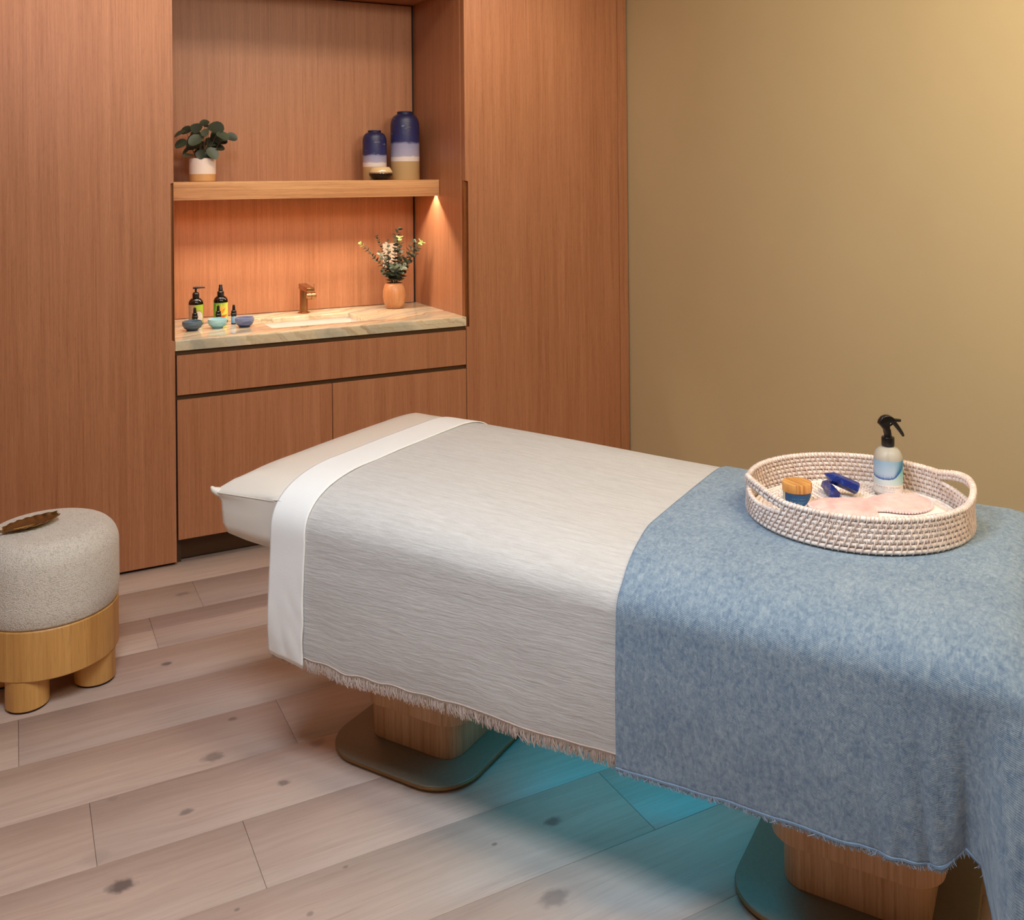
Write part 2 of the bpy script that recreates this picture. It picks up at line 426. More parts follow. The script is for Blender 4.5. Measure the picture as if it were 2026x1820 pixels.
def countertop():
    x0, x1, y0, y1, z0, z1 = Xl+.001, Xr-.001, Yf, Yb-.001, .8535, .8735
    bm = bmesh.new()
    outer = [(x0, y0), (x1, y0), (x1, y1), (x0, y1)]
    inner = rrect(SX0, SX1, SY0, SY1, .012, 4)
    def ring(z, P): return [bm.verts.new((a, b, z)) for a, b in P]
    for z, flip in ((z1, False), (z0, True)):
        o_, i_ = ring(z, outer), ring(z, inner)
        n = len(i_); q = n//4
        # quadrants: inner starts at lower right corner, goes ccw
        qs = [i_[0:q], i_[q:2*q], i_[2*q:3*q], i_[3*q:]]      # lr, ur, ul, ll
        fl = [[o_[1]]+[o_[2]]+qs[1][::-1][-1:] ]
        faces = []
        lr, ur, ul, ll = qs
        for corner, Q in ((o_[1], lr), (o_[2], ur), (o_[3], ul), (o_[0], ll)):
            for a, b in zip(Q, Q[1:]): faces.append((corner, b, a))
        faces += [(o_[1], o_[2], ur[0], lr[-1]), (o_[2], o_[3], ul[0], ur[-1]), (o_[3], o_[0], ll[0], ul[-1]), (o_[0], o_[1], lr[0], ll[-1])]
        for f in faces: bm.faces.new(f[::-1] if flip else f)
        if z == z1: T = (o_, i_)
        else: Bt = (o_, i_)
    for k in (0, 1):
        a, b = T[k], Bt[k]; n = len(a)
        for i in range(n):
            j = (i+1) % n; bm.faces.new((a[i], a[j], b[j], b[i]))
    bmesh.ops.recalc_face_normals(bm, faces=bm.faces[:])
    es = [e for e in bm.edges if all(abs(v.co.y-y0) < 1e-5 and abs(v.co.z-z1) < 1e-5 for v in e.verts)] + \
         [e for e in bm.edges if all(abs(v.co.z-z1) < 1e-5 and SX0-.01 < v.co.x < SX1+.01 and SY0-.01 < v.co.y < SY1+.01 for v in e.verts) and len({f.normal.to_tuple(1) for f in e.link_faces}) > 1]
    bmesh.ops.bevel(bm, geom=list(set(es)), offset=.0035, segments=3, profile=.5, affect='EDGES')
    return MB().bm(bm).box(x0, x1, y0, y0+.024, .8333, .8537)
ct = countertop().build('countertop', M_marble, ang=35)
tag(ct, 'polished cream marble countertop with ochre and grey veins', 'countertop')
sk = thing('sink_basin', 'white undermount sink basin set in the marble top', 'sink', ((SX0+SX1)/2, (SY0+SY1)/2, .7195))
def basin():
    hx, hy = (SX1-SX0)/2+.006, (SY1-SY0)/2+.006
    loops = []
    for inset, z, r in ((0, .133, .018), (.002, .10, .03), (.012, .05, .045), (.03, .022, .06), (.07, .012, .05), (.12, .009, .02)):
        loops.append([(a, b, z) for a, b in rrect(-hx+inset, hx-inset, -hy+inset, hy-inset, r, 6)])
    for inset, z, r in ((-.008, .133, .02), (-.004, .04, .05), (.02, .0, .06)):
        loops.insert(0, [(a, b, z) for a, b in rrect(-hx+inset, hx-inset, -hy+inset, hy-inset, r, 6)])
    # order: outer bottom .. outer top, inner top .. inner bottom
    n = len(loops[0]); mb = MB(); vs = [p for l in loops for p in l]; fs = []
    for i in range(len(loops)-1):
        for k in range(n):
            j = (k+1) % n; fs.append((i*n+k, i*n+j, (i+1)*n+j, (i+1)*n+k))
    fs.append(tuple(range(n))[::-1]); fs.append(tuple((len(loops)-1)*n+k for k in range(n)))
    return mb.add(vs, fs)
basin().build('bowl', M_porc, sk, ang=60)
MB().lathe([(0, .0095), (.022, .0095), (.024, .011), (.02, .013), (0, .013)], 24).build('drain', M_brass, sk)

fa = thing('faucet', 'brushed brass single-lever faucet at the back of the sink', 'faucet', (1.2, 4.412, .8735))
MB().lathe([(0, .0002), (.0275, .0002), (.0275, .003), (.025, .0055), (.0195, .0065), (0, .0065)], 32).build('base', M_brass, fa)
MB().lathe([(0, .006), (.0195, .006), (.0185, .03), (.018, .11), (.0175, .118), (0, .118)], 32).build('body', M_brass, fa)
def spout():
    bm = bmesh.new(); bmesh.ops.create_cube(bm, size=1)
    for v in bm.verts:
        t = .5-v.co.y       # 0 back .. 1 front
        v.co = Vector((v.co.x*.037, .0185-t*.14, .113-.004*t + (v.co.z+.5)*(.024-.004*t)))
    bmesh.ops.bevel(bm, geom=bm.edges[:], offset=.002, segments=2, profile=.5, affect='EDGES')
    return MB().bm(bm)
spout().build('spout', M_brass, fa)
MB().tube([(.008, 0, .078), (.034, 0, .078)], .0165, 28).build('valve', M_brass, fa)
MB().tube([(.034, 0, .078), (.036, 0, .078)], .0155, 28).build('ring_gap', M_dark, fa)
kn = MB().tube([(.036, 0, .078), (.054, 0, .078), (.0565, 0, .078)], [.0172, .0172, .015], 28).build('handle', M_brass, fa)
MB().tube([(.048, 0, .09), (.05, .004, .11), (.053, .012, .132)], [.0035, .0032, .003], 10).build('lever', M_brass, kn)

# ------------------------------------------------------------------ shelf
sf = thing('floating_shelf', 'thick wood floating shelf across the niche with lit underside', 'shelf', (Xl, 4.1901, 1.4149))
SHZ = .078; SD = Yb-4.1901-.001
MB().bbox(.002, VW-.002, 0, SD, .0145, SHZ, .001, 1).build('board', M_woodx, sf)
mb = MB().box(.002, VW-.002, 0.0003, .032, 0, .015); mb.box(.002, VW-.002, .058, SD, 0, .015)
mb.build('underside', M_woodx, sf)['kind'] = 'stuff'
t = NT('warm_led'); t.set(); t.b.inputs['Emission Color'].default_value = (1, .78, .52, 1); t.b.inputs['Emission Strength'].default_value = 1; t.base(t.ramp(t.noise(t.obj(), 2), [(0, (.9, .8, .7)), (1, (.9, .8, .7))]))
MB().box(.003, VW-.003, .041, .049, .0132, .0145).build('led_strip', t.m, sf)
LED_S = area('shelf_led', (Xl+VW/2, 4.1901+.045, 1.4149+.0130), None, VW-.01, .006, 6.0, (1, .86, .70))

# ------------------------------------------------------------------ massage bed
BX, BY = .462, 2.612; BR = math.radians(-58)
BW, BL = .88, 1.915
bed = thing('massage_bed', 'padded treatment bed with white cover on two oak pedestals', 'bed', (BX, BY, 0), BR)
def fabric(name, col, var=.03, scale=400, bump=.15, rough=.85, sheen=.2):
    t = NT(name); v = t.obj(); n = t.noise(v, scale, 2); n2 = t.noise(v, 6, 3)
    a = tuple(c*(1-var) for c in col[:3])+(1,); b = tuple(min(1, c*(1+var)) for c in col[:3])+(1,)
    t.base(t.ramp(t.math('ADD', t.math('MULTIPLY', n, .5), t.math('MULTIPLY', n2, .5)), [(.35, a), (.65, b)]))
    t.set(Roughness=rough); t.b.inputs['Sheen Weight'].default_value = sheen
    t.bump(t.math('ADD', n2, t.math('MULTIPLY', n, .2)), bump, .004); return t.m
M_cover = fabric('white_vinyl_cover', srgb(228, 219, 206), .01, 200, .10, .5, .1)
def zcrown(e, d=1.2):
    q = min(1, max(0, (d-.25)/1.1)); q = q*q*(3-2*q)
    return .713-.037*q + .008*(1-((e-.44)/.44)**2)
def seamz(x): return .667+.005*min(1, max(0, x)/.21)
def shoulder_z(t, zt, w=.26, p=2.6):
    c = min(1, max(0, 1-t/w)); return .6+(zt-.6)*(1-c**p)**(1/p)
def mattress():
    # profile from bottom centre outwards, up, over the top: (inset, z, corner radius)
    prof = [(.22, .530, .06), (.11, .531, .06), (.07, .534, .055), (.035, .543, .05), (.013, .560, .042), (.007, .585, .035), (.007, .62, .03),
            (.008, .636, .022), (.006, .646, .014), (.002, .6515, .007), (-.0005, .6540, .005), (.002, .6570, .006), (.010, -1, .02), (.028, -1, .04), (.06, -1, .06), (.10, -1, .08), (.15, -1, .09), (.22, -1, .09), (.30, -1, .06), (.38, -1, .03), (.43, -1, .005)]
    loops = []
    for ins, z, r in prof:
        x0, x1, y0, y1 = ins, BL-ins, ins, BW-ins
        top = z < 0; z = max(z, 0)
        p = []
        nn = 8
        for cx, cy, a in ((x1-r, y0+r, -90), (x1-r, y1-r, 0), (x0+r, y1-r, 90), (x0+r, y0+r, 180)):
            for k in range(nn+1):
                q = math.radians(a+90*k/nn); p.append((cx+r*math.cos(q), cy+r*math.sin(q)))
        # subdivide the straight runs
        P = []
        for i in range(len(p)):
            a, b = p[i], p[(i+1) % len(p)]; P.append((a[0], a[1], z))
            if i % (nn+1) == nn:
                m = 56
                for k in range(1, m): P.append((a[0]+(b[0]-a[0])*k/m, a[1]+(b[1]-a[1])*k/m, z))
        loops.append(P)
    n = len(loops[0]); mb = MB(); vs = [v for l in loops for v in l]; fs = []
    # slight puckers at the underside
    vs2 = []
    for i, (x, y, z) in enumerate(vs):
        hd = max(0, 1-x/.21)
        if z == 0:
            zt = zcrown(min(max(y, .25), BW-.25), x)
            if x < .265:
                t_ = min(x, y, BW-y); q = 1-(1-min(1, t_/.10))**2.5; z1 = seamz(x)+(zt+.003*hd-.016*(1-min(1, min(y, BW-y)/.2))**2-seamz(x))*q
                z2 = .6+(zt-.6)*(shoulder_z(min(y, BW-y), zt)-.6)/(zt-.6)-.003
                z = z1*min(1, (.265-x)/.03)+z2*(1-min(1, (.265-x)/.03))
            else:
                z = .6+(zt-.6)*((shoulder_z(max(0, min(y, BW-y)), zt)-.6)/(zt-.6))*((shoulder_z(max(0, BL-x), zt, .12)-.6)/(zt-.6))-.005
        else:
            if z < .60: z += .006*noise.noise(Vector((x*7, y*7, 3)))
            else: z = .6+(z-.6)*(seamz(x)-.6)/.054
            if x <= .265: y = min(max(y, .012*min(1, x/.21)), BW-.012*min(1, x/.21))
            else:
                y = min(max(y, .016), BW-.016); x = min(x, BL-.02); z = min(z, .628)
        vs2.append((x, y, z))
    for i in range(len(loops)-1):
        for k in range(n):
            j = (k+1) % n; fs.append((i*n+k, i*n+j, (i+1)*n+j, (i+1)*n+k))
    fs.append(tuple(range(n))[::-1]); fs.append(tuple((len(loops)-1)*n+k for k in range(n)))
    n0 = len(loops[0]); return mb.add(vs2, fs), [v for v in vs2[10*n0:11*n0]]
mt, seam = mattress()
mat = mt.build('mattress', M_cover, bed, ang=80)
hs = [v for v in seam if v[0] < .235]
k0 = max(range(len(hs)), key=lambda i: (Vector(hs[i])-Vector(hs[i-1])).length); hs = hs[k0:]+hs[:k0]
MB().tube([(x, y, z+.002) for x, y, z in hs], .0014, 6).build('piping', M_cover, mat)
# pinched corner ears
for sg, y0 in ((1, 0.), (-1, BW)):
    MB().tube([(.018, y0+sg*.018, .664), (.008, y0+sg*.008, .669), (.001, y0+sg*.001, .675), (-.003, y0-sg*.003, .683)], [.014, .012, .008, .003], 10).build('cover_corner', M_cover, mat, ang=80)
MB().bbox(.26, BL-.16, .12, BW-.12, .47, .5290, .008, 2).build('frame', M_oak, bed)
pz = [('pedestal', .335, .615, .33, .645, .262, .69), ('pedestal', 1.432, 1.722, 1.41, 1.748, 1.343, 1.80)]
for nm, a0, a1, s0, s1, p0, p1 in pz:
    pl = MB().prism(rrect(p0, p1, .105, .775, .115, 12), .012, 'z', .007, .0025, 2).build('base_plate', M_basep, bed, ang=50)
    MB().prism(rrect(p0+.012, p1-.012, .117, .763, .105, 12), .007, 'z', .0002, 0).build('base_pad', M_black, pl)
    MB().prism(rrect(p0-.0008, p1+.0008, .1042, .7758, .1158, 12), .006, 'z', .0085, .0004, 1).build('plate_edge', M_baseedge, pl, ang=50)
    pd = MB().prism(rrect(a0, a1, .215, .665, .05, 8), .455, 'z', .0192, .001, 1).build(nm, M_oak, bed, ang=50)
    MB().prism(rrect(s0, s1, .190, .690, .065, 8), .352, 'z', .118, .002, 1).build('sleeve', M_oak, pd, ang=50)
t = NT('teal_led'); t.b.inputs['Emission Color'].default_value = (.05, .65, .8, 1); t.b.inputs['Emission Strength'].default_value = 2; t.base(t.ramp(t.noise(t.obj(), 2), [(0, (.3, .8, .8)), (1, (.3, .8, .8))]))
MB().box(.70, 1.36, .42, .45, .465, .4698).build('led_strip', t.m, bed)
def bl(d, e, z): return Vector((BX, BY, 0)) + Matrix.Rotation(BR, 3, 'Z') @ Vector((d, e, z))
lb = area('bed_underglow', bl(1.03, .40, .463), None, .66, .20, 1.0, (.0, .48, .80), 145, BR)

# ---- draped cloths, in bed coordinates
def shoulder(off, w=.26, hem=.30, hemf=.30, n=18, p=2.6):
    """cross section (e, z, top part) with arc length, from near hem to far hem; z of the top part is set per d"""
    pts = []; zc = .600; ns = 26
    for i in range(ns): pts.append((-off-.004*math.sin(PI*i/ns), hem+(zc-hem)*i/ns))
    for i in range(n+1):
        f = PI/2*i/n; c, s = math.cos(f)**(2/p) if i < n else 0, math.sin(f)**(2/p)
        pts.append((-off+w*(1-c), zc+(zcrown(w)+off-zc)*s))
    m = 20; e0 = -off+w
    for i in range(1, m):
        e = e0+(BW-2*e0)*i/m; pts.append((e, zcrown(e)+off))
    for i in range(n, -1, -1):
        f = PI/2*i/n; c, s = math.cos(f)**(2/p) if i < n else 0, math.sin(f)**(2/p)
        pts.append((BW+off-w*(1-c), zc+(zcrown(w)+off-zc)*s))
    for i in range(ns-1, -1, -1): pts.append((BW+off, hemf+(zc-hemf)*i/ns))
    L = [0]
    for a, b in zip(pts, pts[1:]): L.append(L[-1]+math.hypot(b[0]-a[0], b[1]-a[1]))
    return pts, L
def lift(e, z, d, off):
    """height of the cloth top at length d, from the reference section"""
    if z <= .6: return z
    ec = min(max(e, .26-off), BW-.26+off); zr = zcrown(ec)+off; zd = zcrown(ec, d)+off
    return .6+(z-.6)*(zd-.6)/(zr-.6)
def drape(name, m, d0, d1, off, nd, hemfn, thick, wig=None, topskew=0):
    pts, L = shoulder(off)
    vs = []; uv = []; fs = []
    ne = len(pts)
    z_hem = pts[0][1]
    for j in range(ne):
        e, z = pts[j]
        top = max(0, min(1, (z-.6)/.09))
        for i in range(nd):
            u = i/(nd-1); d = d0+(d1-d0)*u+topskew*top*min(1, max(0, (e+.02)/.5))
            zz = z
            if z < .6:                                     # stretch the skirt to the wanted hem
                hz = hemfn(d) if e < .4 else .30
                zz = .6-(.6-z)*(.6-hz)/(.6-z_hem)
            zz = lift(e, zz, d, off)
            x, y = d, e
            if wig:
                dx, dy, dz = wig(d, e, zz, top); x += dx; y += dy; zz += dz
            vs.append((x, y, zz)); uv.append((d, L[j]))
    for j in range(ne-1):
        for i in range(nd-1):
            fs.append((j*nd+i, j*nd+i+1, (j+1)*nd+i+1, (j+1)*nd+i))
    mb = MB().add(vs, fs)
    o = mb.build(name, m, uvs=uv, ang=180); o.location = (BX, BY, 0); o.rotation_euler = (0, 0, BR)
    md = o.modifiers.new('thick', 'SOLIDIFY'); md.thickness = thick; md.offset = 1
    return o, vs, nd
def nz(*a): return noise.noise(Vector(a))
# grey gauze blanket
def gauze():
    t = NT('grey_gauze'); v = t.uvc()
    n1 = t.noise(t.mapv(v, (9, 95, 1)), 1.0, 4, .6, .6)
    n2 = t.noise(t.mapv(v, (30, 220, 1)), 1.0, 3, .6, .3)
    n3 = t.noise(t.mapv(v, (700, 300, 1)), 1.0, 2, .6)
    n4 = t.noise(t.mapv(v, (250, 900, 1)), 1.0, 2, .6)
    f = t.math('ADD', t.math('MULTIPLY', n1, .35), t.math('ADD', t.math('MULTIPLY', n2, .3), t.math('MULTIPLY', t.math('ADD', n3, n4), .175)))
    t.base(t.ramp(f, [(.36, srgb(184, 179, 174)), (.52, srgb(200, 196, 192)), (.66, srgb(211, 208, 204))]))
    t.set(Roughness=.9); t.b.inputs['Sheen Weight'].default_value = .15
    t.bump(t.math('ADD', t.math('MULTIPLY', n1, 1.0), t.math('ADD', t.math('MULTIPLY', n2, .6), t.math('MULTIPLY', n4, .08))), .36, .005)
    return t.m
M_gauze = gauze()
def hem_grey(d):
    return .312+.010*math.sin(d*9+.5)*.6+.006*nz(d*14, 0, 1)+.016*max(0, (d-.95)/.25)
def wig_grey(d, e, z, top):
    side = 1-top if e < .4 else 0
    low = max(0, min(1, (.56-z)/.2))*side
    return (0, -.006*low*(1+nz(d*5, z*6, 2)), .0015*nz(d*3, e*5, 5)*top)
gb, gv, gnd = drape('grey_blanket', M_gauze, .228, 1.215, .008, 150, hem_grey, .003, wig_grey)
tag(gb, 'grey gauze blanket with fringed hem spread over the bed', 'blanket')
def hem_points(vs, nd): return [Vector(vs[i]) for i in range(nd)]
hp = hem_points(gv, gnd)
def fringe(hp, n, ln, r, spread, rnd, dout=.0):
    mb = MB()
    for i in range(n):
        s = rnd.random()*(len(hp)-1.001); k = int(s); p = hp[k].lerp(hp[k+1], s-k)
        p = p+Vector((0, -.0015-dout+rnd.uniform(-.002, .002), .006))
        clump = nz(p.x*110, 0, 9)*1.3
        l = ln*rnd.uniform(.55, 1.15)
        dx = (clump+rnd.gauss(0, .35))*spread*l; dy = rnd.uniform(-.3, .15)*l*.5
        mb.tube([p, p+Vector((dx*.3, dy*.7, -l*.5)), p+Vector((dx, dy*.6, -l))], [r, r*.9, r*.5], 3, caps=False)
    return mb
M_yarn = fabric('fringe_yarn', srgb(196, 176, 164), .12, 300, 0, .9)
rr = random.Random(3)
fringe(hp, 1700, .026, .0010, .6, rr).build('fringe', M_yarn, gb)['kind'] = 'stuff'
# rolled hem lines above the fringe
for dz in (.009,):
    MB().tube([p+Vector((0, -.004, dz+.0015*math.sin(p.x*70+dz*400))) for p in hp], .0015, 6).build('hem_roll', M_yarn, gb)
# white sheet folded back at the head
M_sheet = fabric('white_cotton', srgb(242, 241, 238), .008, 500, .4, .8, .1)
def hem_white(d): return .306-.012*max(0, (d-.25)/.1)+.004*nz(d*30, 0, 4)
def wig_white(d, e, z, top):
    low = max(0, min(1, (.58-z)/.28)) if e < .4 else 0
    g_ = max(0, min(1, (.56-z)/.2))*(1-top if e < .4 else 0)
    return (.004*nz(z*16, e*6, 7)*(d-.22)/.11*(.3+low), -.006*g_*(1+nz(d*5, z*6, 2))-.003*low-.004*low*abs(nz(d*18+z*6, z*9, 3)), .001*nz(d*20, e*9, 8)*top)
ws, wv_, wnd = drape('folded_sheet', M_sheet, .222, .336, .0122, 26, hem_white, .0035, wig_white)
tag(ws, 'white sheet folded back as a band across the head of the grey blanket', 'sheet')
whp = hem_points(wv_, wnd)
MB().tube([p+Vector((0, -.003, .022)) for p in whp], .0008, 5).build('hem_stitching', M_sheet, ws)

# blue throw over the foot half
def denim():
    t = NT('blue_chambray'); v = t.uvc()
    n1 = t.noise(t.mapv(v, (90, 90, 1), rot=(0, 0, .6)), 1.0, 4, .7, .5)
    n5 = t.noise(t.mapv(v, (110, 38, 1), rot=(0, 0, -.35)), 1.0, 4, .65, 1.2)
    n2 = t.noise(t.mapv(v, (9, 9, 1)), 1.0, 4, .6)
    tw = t.n('ShaderNodeTexWave', wave_type='BANDS', bands_direction='DIAGONAL'); t.l(t.mapv(v, (1, 1, 1), rot=(0, 0, -.55)), tw.inputs[0])
    tw.inputs['Scale'].default_value = 150; tw.inputs['Distortion'].default_value = 2.0; tw.inputs['Detail Scale'].default_value = 20
    f = t.math('ADD', t.math('MULTIPLY', n1, .4), t.math('ADD', t.math('MULTIPLY', n5, .36), t.math('ADD', t.math('MULTIPLY', n2, .16), t.math('MULTIPLY', tw.outputs[1], .08))))
    t.base(t.ramp(f, [(.34, srgb(92, 116, 145)), (.47, srgb(126, 148, 169)), (.58, srgb(154, 171, 185)), (.70, srgb(183, 194, 203))]))
    t.set(Roughness=.92); t.b.inputs['Sheen Weight'].default_value = .15
    t.bump(t.math('ADD', t.math('MULTIPLY', n5, 1.2), t.math('ADD', t.math('MULTIPLY', n1, .5), t.math('MULTIPLY', tw.outputs[1], .18))), .6, .005)
    return t.m
M_denim = denim()
def blue_throw():
    off = .0128; w = .12
    pts, L = shoulder(off)
    # cross sections along d: flat part, then over the foot end
    foot = []                       # (d, zdrop-param)
    d0 = 1.172
    DE = BL+off                     # outer foot plane
    ns = 120
    prof = []                       # along d: (d, drop fraction s beyond the foot edge)
    for i in range(ns): prof.append((d0+(DE-.12-d0)*i/ns, 0.))
    for i in range(11):
        f = PI/2*i/10; s, c = math.sin(f)**(2/2.4), (math.cos(f)**(2/2.4) if i < 10 else 0)
        prof.append((DE-.12*(1-s), 1-c))            # shoulder: height falls from crown to .6
    nskirt = 22
    for i in range(1, nskirt+1): prof.append((DE, 1+i/nskirt))
    vs = []; uv = []; ne = len(pts); nd = len(prof)
    zbase = .30
    for j in range(ne):
        e, z = pts[j]
        sk_e = max(0., (.6-z)) if e < .44 else 0.        # overhang below shoulder on the near side
        sk_f = max(0., (.6-z)) if e > .44 else 0.
        for i, (d, fr) in enumerate(prof):
            sd = 0.
            x, y, zz = d, e, z
            hs = hem_blue(d)
            if z < .6 and e < .44: sk_e = (.6-z)*(.6-hs)/.3
            if fr > 0:
                if fr <= 1:
                    zt = z if z >= .6 else .6
                    zz = .6+(zt-.6)*(1-fr) if z >= .6 else z
                    if z < .6: zz = z
                else: sd = (fr-1)*.31
            if fr > 1 and z >= .6: zz = .6-sd
            if sd > 0 and (sk_e > 0 or sk_f > 0):          # corner: cloth falls as a fold
                se = sk_e or sk_f; rr_ = math.hypot(se, sd); ph = math.atan2(sd, se)
                bulge = .02+.16*rr_*math.sin(2*ph)
                sgn = -1 if e < .44 else 1
                cx_, cy_ = DE, (-off if e < .44 else BW+off)
                # pinch toward the diagonal
                dirx = math.sin(ph); diry = math.cos(ph)
                x = cx_+bulge*dirx-.02*dirx; y = cy_+sgn*(bulge*diry-.02*diry)
                zz = .6-rr_
            elif z < .6 and sd == 0:
                zz = .6-(sk_e if e < .44 else sk_f)
            if fr == 0: zz = lift(e, zz, d, off)
            # wrinkles
            if e < .2 and z < .6:
                low = max(0, min(1.2, (.6-zz)/.3)); dd = min(d, DE)
                if sd == 0: y += -.006*low*(1+nz(d*4, zz*4, 2))
                wv = max(0, min(1, (dd-1.60)/.15))
                gq = math.exp(-((dd-1.815)/.032)**2); bq = max(0, min(1, (dd-1.825)/.06)); bq = bq*bq*(3-2*bq)
                kf = 1 if sd == 0 else max(0, 1-sd/.12)
                y += low*kf*(-.006*wv*math.sin((dd-1.60)*62+zz*5)*(1-gq) - .0035*wv*math.sin((dd-1.60)*170+zz*14+3*nz(dd*8, zz*8, 1)) + .026*gq - .060*bq)
                zz += low*kf*(.040*gq - .13*bq*low)
            if z > .66 and fr == 0: zz += .0012*nz(d*10, e*10, 3)
            ed = (d0-.035*max(0, min(1, (z-.6)/.09))-d0) if i < 2 else 0
            vs.append((x-.036*max(0, min(1, (e-.02)/.22))*max(0, 1-i/80), y, zz)); uv.append((d+sd, L[j]))
    fs = [(j*nd+i, j*nd+i+1, (j+1)*nd+i+1, (j+1)*nd+i) for j in range(ne-1) for i in range(nd-1)]
    o = MB().add(vs, fs).build('blue_throw', M_denim, uvs=uv, ang=180)
    o.location = (BX, BY, 0); o.rotation_euler = (0, 0, BR)
    md = o.modifiers.new('thick', 'SOLIDIFY'); md.thickness = .005; md.offset = 1
    return o, vs, nd
def hem_blue(d): return .302+.014*(d-1.2)+.004*nz(d*16, 0, 6)
bt, bv_, bnd = blue_throw()
tag(bt, 'blue chambray throw with frayed hem draped over the foot of the bed', 'blanket')
bhp = [Vector(bv_[i]) for i in range(bnd)]
fringe(bhp, 1500, .012, .0009, .8, random.Random(5), .003).build('frayed_edge', fabric('blue_fray', srgb(150, 168, 188), .15, 300, 0, .9), bt)['kind'] = 'stuff'
MB().tube([p+Vector((0, -.004, .004)) for p in bhp], [.0035+.001*nz(p.x*50, 0, 0) for p in bhp], 6).build('hem_roll', M_denim, bt)

# ------------------------------------------------------------------ round stool
st = thing('round_stool', 'round stool with cream boucle cushion on honey wood ring and stub legs', 'stool', (.085, 3.188, 0))
R_ = .193
def boucle():
    t = NT('cream_boucle'); v = t.obj()
    vo = t.n('ShaderNodeTexVoronoi', feature='F1'); t.l(t.mapv(v, (1, 1, 1.3)), vo.inputs['Vector']); vo.inputs['Scale'].default_value = 240
    n = t.noise(v, 70, 3, .6)
    f = t.math('ADD', t.math('MULTIPLY', vo.outputs[0], .7), t.math('MULTIPLY', n, .4))
    t.base(t.ramp(f, [(.2, srgb(232, 226, 216)), (.5, srgb(222, 214, 202)), (.85, srgb(196, 184, 168))]))
    t.set(Roughness=.95); t.b.inputs['Sheen Weight'].default_value = .3
    t.bump(t.math('SUBTRACT', 1.0, f), .6, .003); return t.m
M_boucle = boucle()
prof = [(0, .2335), (R_-.004, .2335), (R_, .24), (R_+.003, .28), (R_+.003, .36)]
for k in range(1, 13):
    q = PI/2*k/12; prof.append((R_+.003-.062*(1-math.cos(q)), .395+.072*math.sin(q)))
prof += [(R_-.09, .471), (.06, .474), (0, .475)]
MB().lathe(prof, 72).build('cushion', M_boucle, st, ang=60)
MB().lathe([(0, .09), (R_-.003, .09), (R_, .093), (R_, .2285), (R_-.003, .2315), (0, .2315)], 72).build('ring_base', M_ash, st, ang=30)
MB().lathe([(0, .2314), (R_-.006, .2314), (R_-.006, .2336), (0, .2336)], 48).build('shadow_joint', M_dark, st)
lg0 = None
for a in (-117, -27, 63, 153):
    q = math.radians(a); x, y = (R_-.058)*math.cos(q), (R_-.058)*math.sin(q)
    if lg0 is None:
        lg0 = MB().lathe([(0, .0055), (.054, .0055), (.0575, .0085), (.0575, .0899), (0, .0899)], 40).build('leg', M_ash, st, ang=30)
        MB().lathe([(0, .0003), (.052, .0003), (.052, .0054), (0, .0054)], 32).build('glide', M_black, lg0)
        lg0.location = (x, y, 0)
    else: dup(lg0, st, (x, y, 0))
# gold leaf dish
gd = thing('leaf_dish', 'gold metal leaf-shaped dish lying on the cream stool', 'dish', (.034, 3.165, .4755), math.radians(15))
def leafdish(u, v):
    x = -.072+.155*u; t = v*2-1
    wd = .044*(math.sin(PI*min(1, max(0, u*.93+.035)))**.6)*(1+.03*math.sin(u*44))
    y = t*wd
    z = .0022+.010*abs(t)**2.4*(1+.12*math.sin(u*38+1.5*t)) + .012*u**3 - .0012*math.exp(-(t/.12)**2)
    return (x, y, z)
ld = MB().grid(leafdish, 60, 21).build('blade', M_gold, gd, ang=60)
md = ld.modifiers.new('thick', 'SOLIDIFY'); md.thickness = .0016; md.offset = 1
MB().tube([(.062, 0, .009), (.02, 0, .0040), (-.03, 0, .0035), (-.07, 0, .004), (-.085, -.004, .009), (-.105, -.008, .011)], [.0008, .0015, .0022, .003, .0035, .004], 8).build('stem', M_gold, gd)

# ------------------------------------------------------------------ rattan basket tray
ZB = .7035
bk = thing('basket_tray', 'oval whitewashed rattan tray with two loop handles on the blue throw', 'tray', (1.729, 1.594, ZB), math.radians(-34))
def rattan():
    t = NT('whitewashed_rattan'); v = t.obj()
    n = t.noise(v, 60, 4, .65); n2 = t.noise(v, 9, 2)
    t.base(t.ramp(t.math('ADD', t.math('MULTIPLY', n, .7), t.math('MULTIPLY', n2, .3)), [(.32, srgb(204, 170, 154)), (.45, srgb(234, 218, 208)), (.6, srgb(246, 238, 232))]))
    t.set(Roughness=.7); t.bump(n, .4, .001); return t.m
M_rat = rattan()
M_rat2 = plain('rattan_lashing', srgb(228, 206, 194), .65, 0, .16, 50)
NR = 7; RZ = .0110; RT = .0050
A_, B_ = .240, .234
def hump(th):
    """1 at the two handles"""
    x = min(abs((th+PI) % (2*PI)-PI), abs((th-.24) % (2*PI)-PI))
    return max(0., math.cos(min(1, x/.46)*PI/2))**1.1
def ringpt(th, row, dr=0., dz=0.):
    h = hump(th); k = 1.012-.012*math.cos(row/NR*PI)*0 + .012*(row-3)/NR*-1
    z = .006+RZ*row
    r = 1.0
    if row >= 5: z += .017*h; r += .03*h
    elif row >= 2: z -= .007*h*(row-1)/3
    return Vector(((A_*k*r+dr)*math.cos(th), (B_*k*r+dr)*math.sin(th), z+dz))
NS = 128
for row in range(NR):
    MB().tube([ringpt(2*PI*i/NS, row) for i in range(NS)], RT if row < NR-1 else .0060, 8, closed=True).build('coil', M_rat, bk, ang=80)
ri = 1
r_ = A_-.0105
while r_ > .012:
    k = r_/A_
    MB().tube([(A_*k*math.cos(2*PI*i/72), B_*k*math.sin(2*PI*i/72), .0055+.0006*math.sin(i*5+ri)) for i in range(72)], .0048, 6, closed=True).build('base_coil', M_rat, bk, ang=80)
    r_ -= .0108; ri += 1
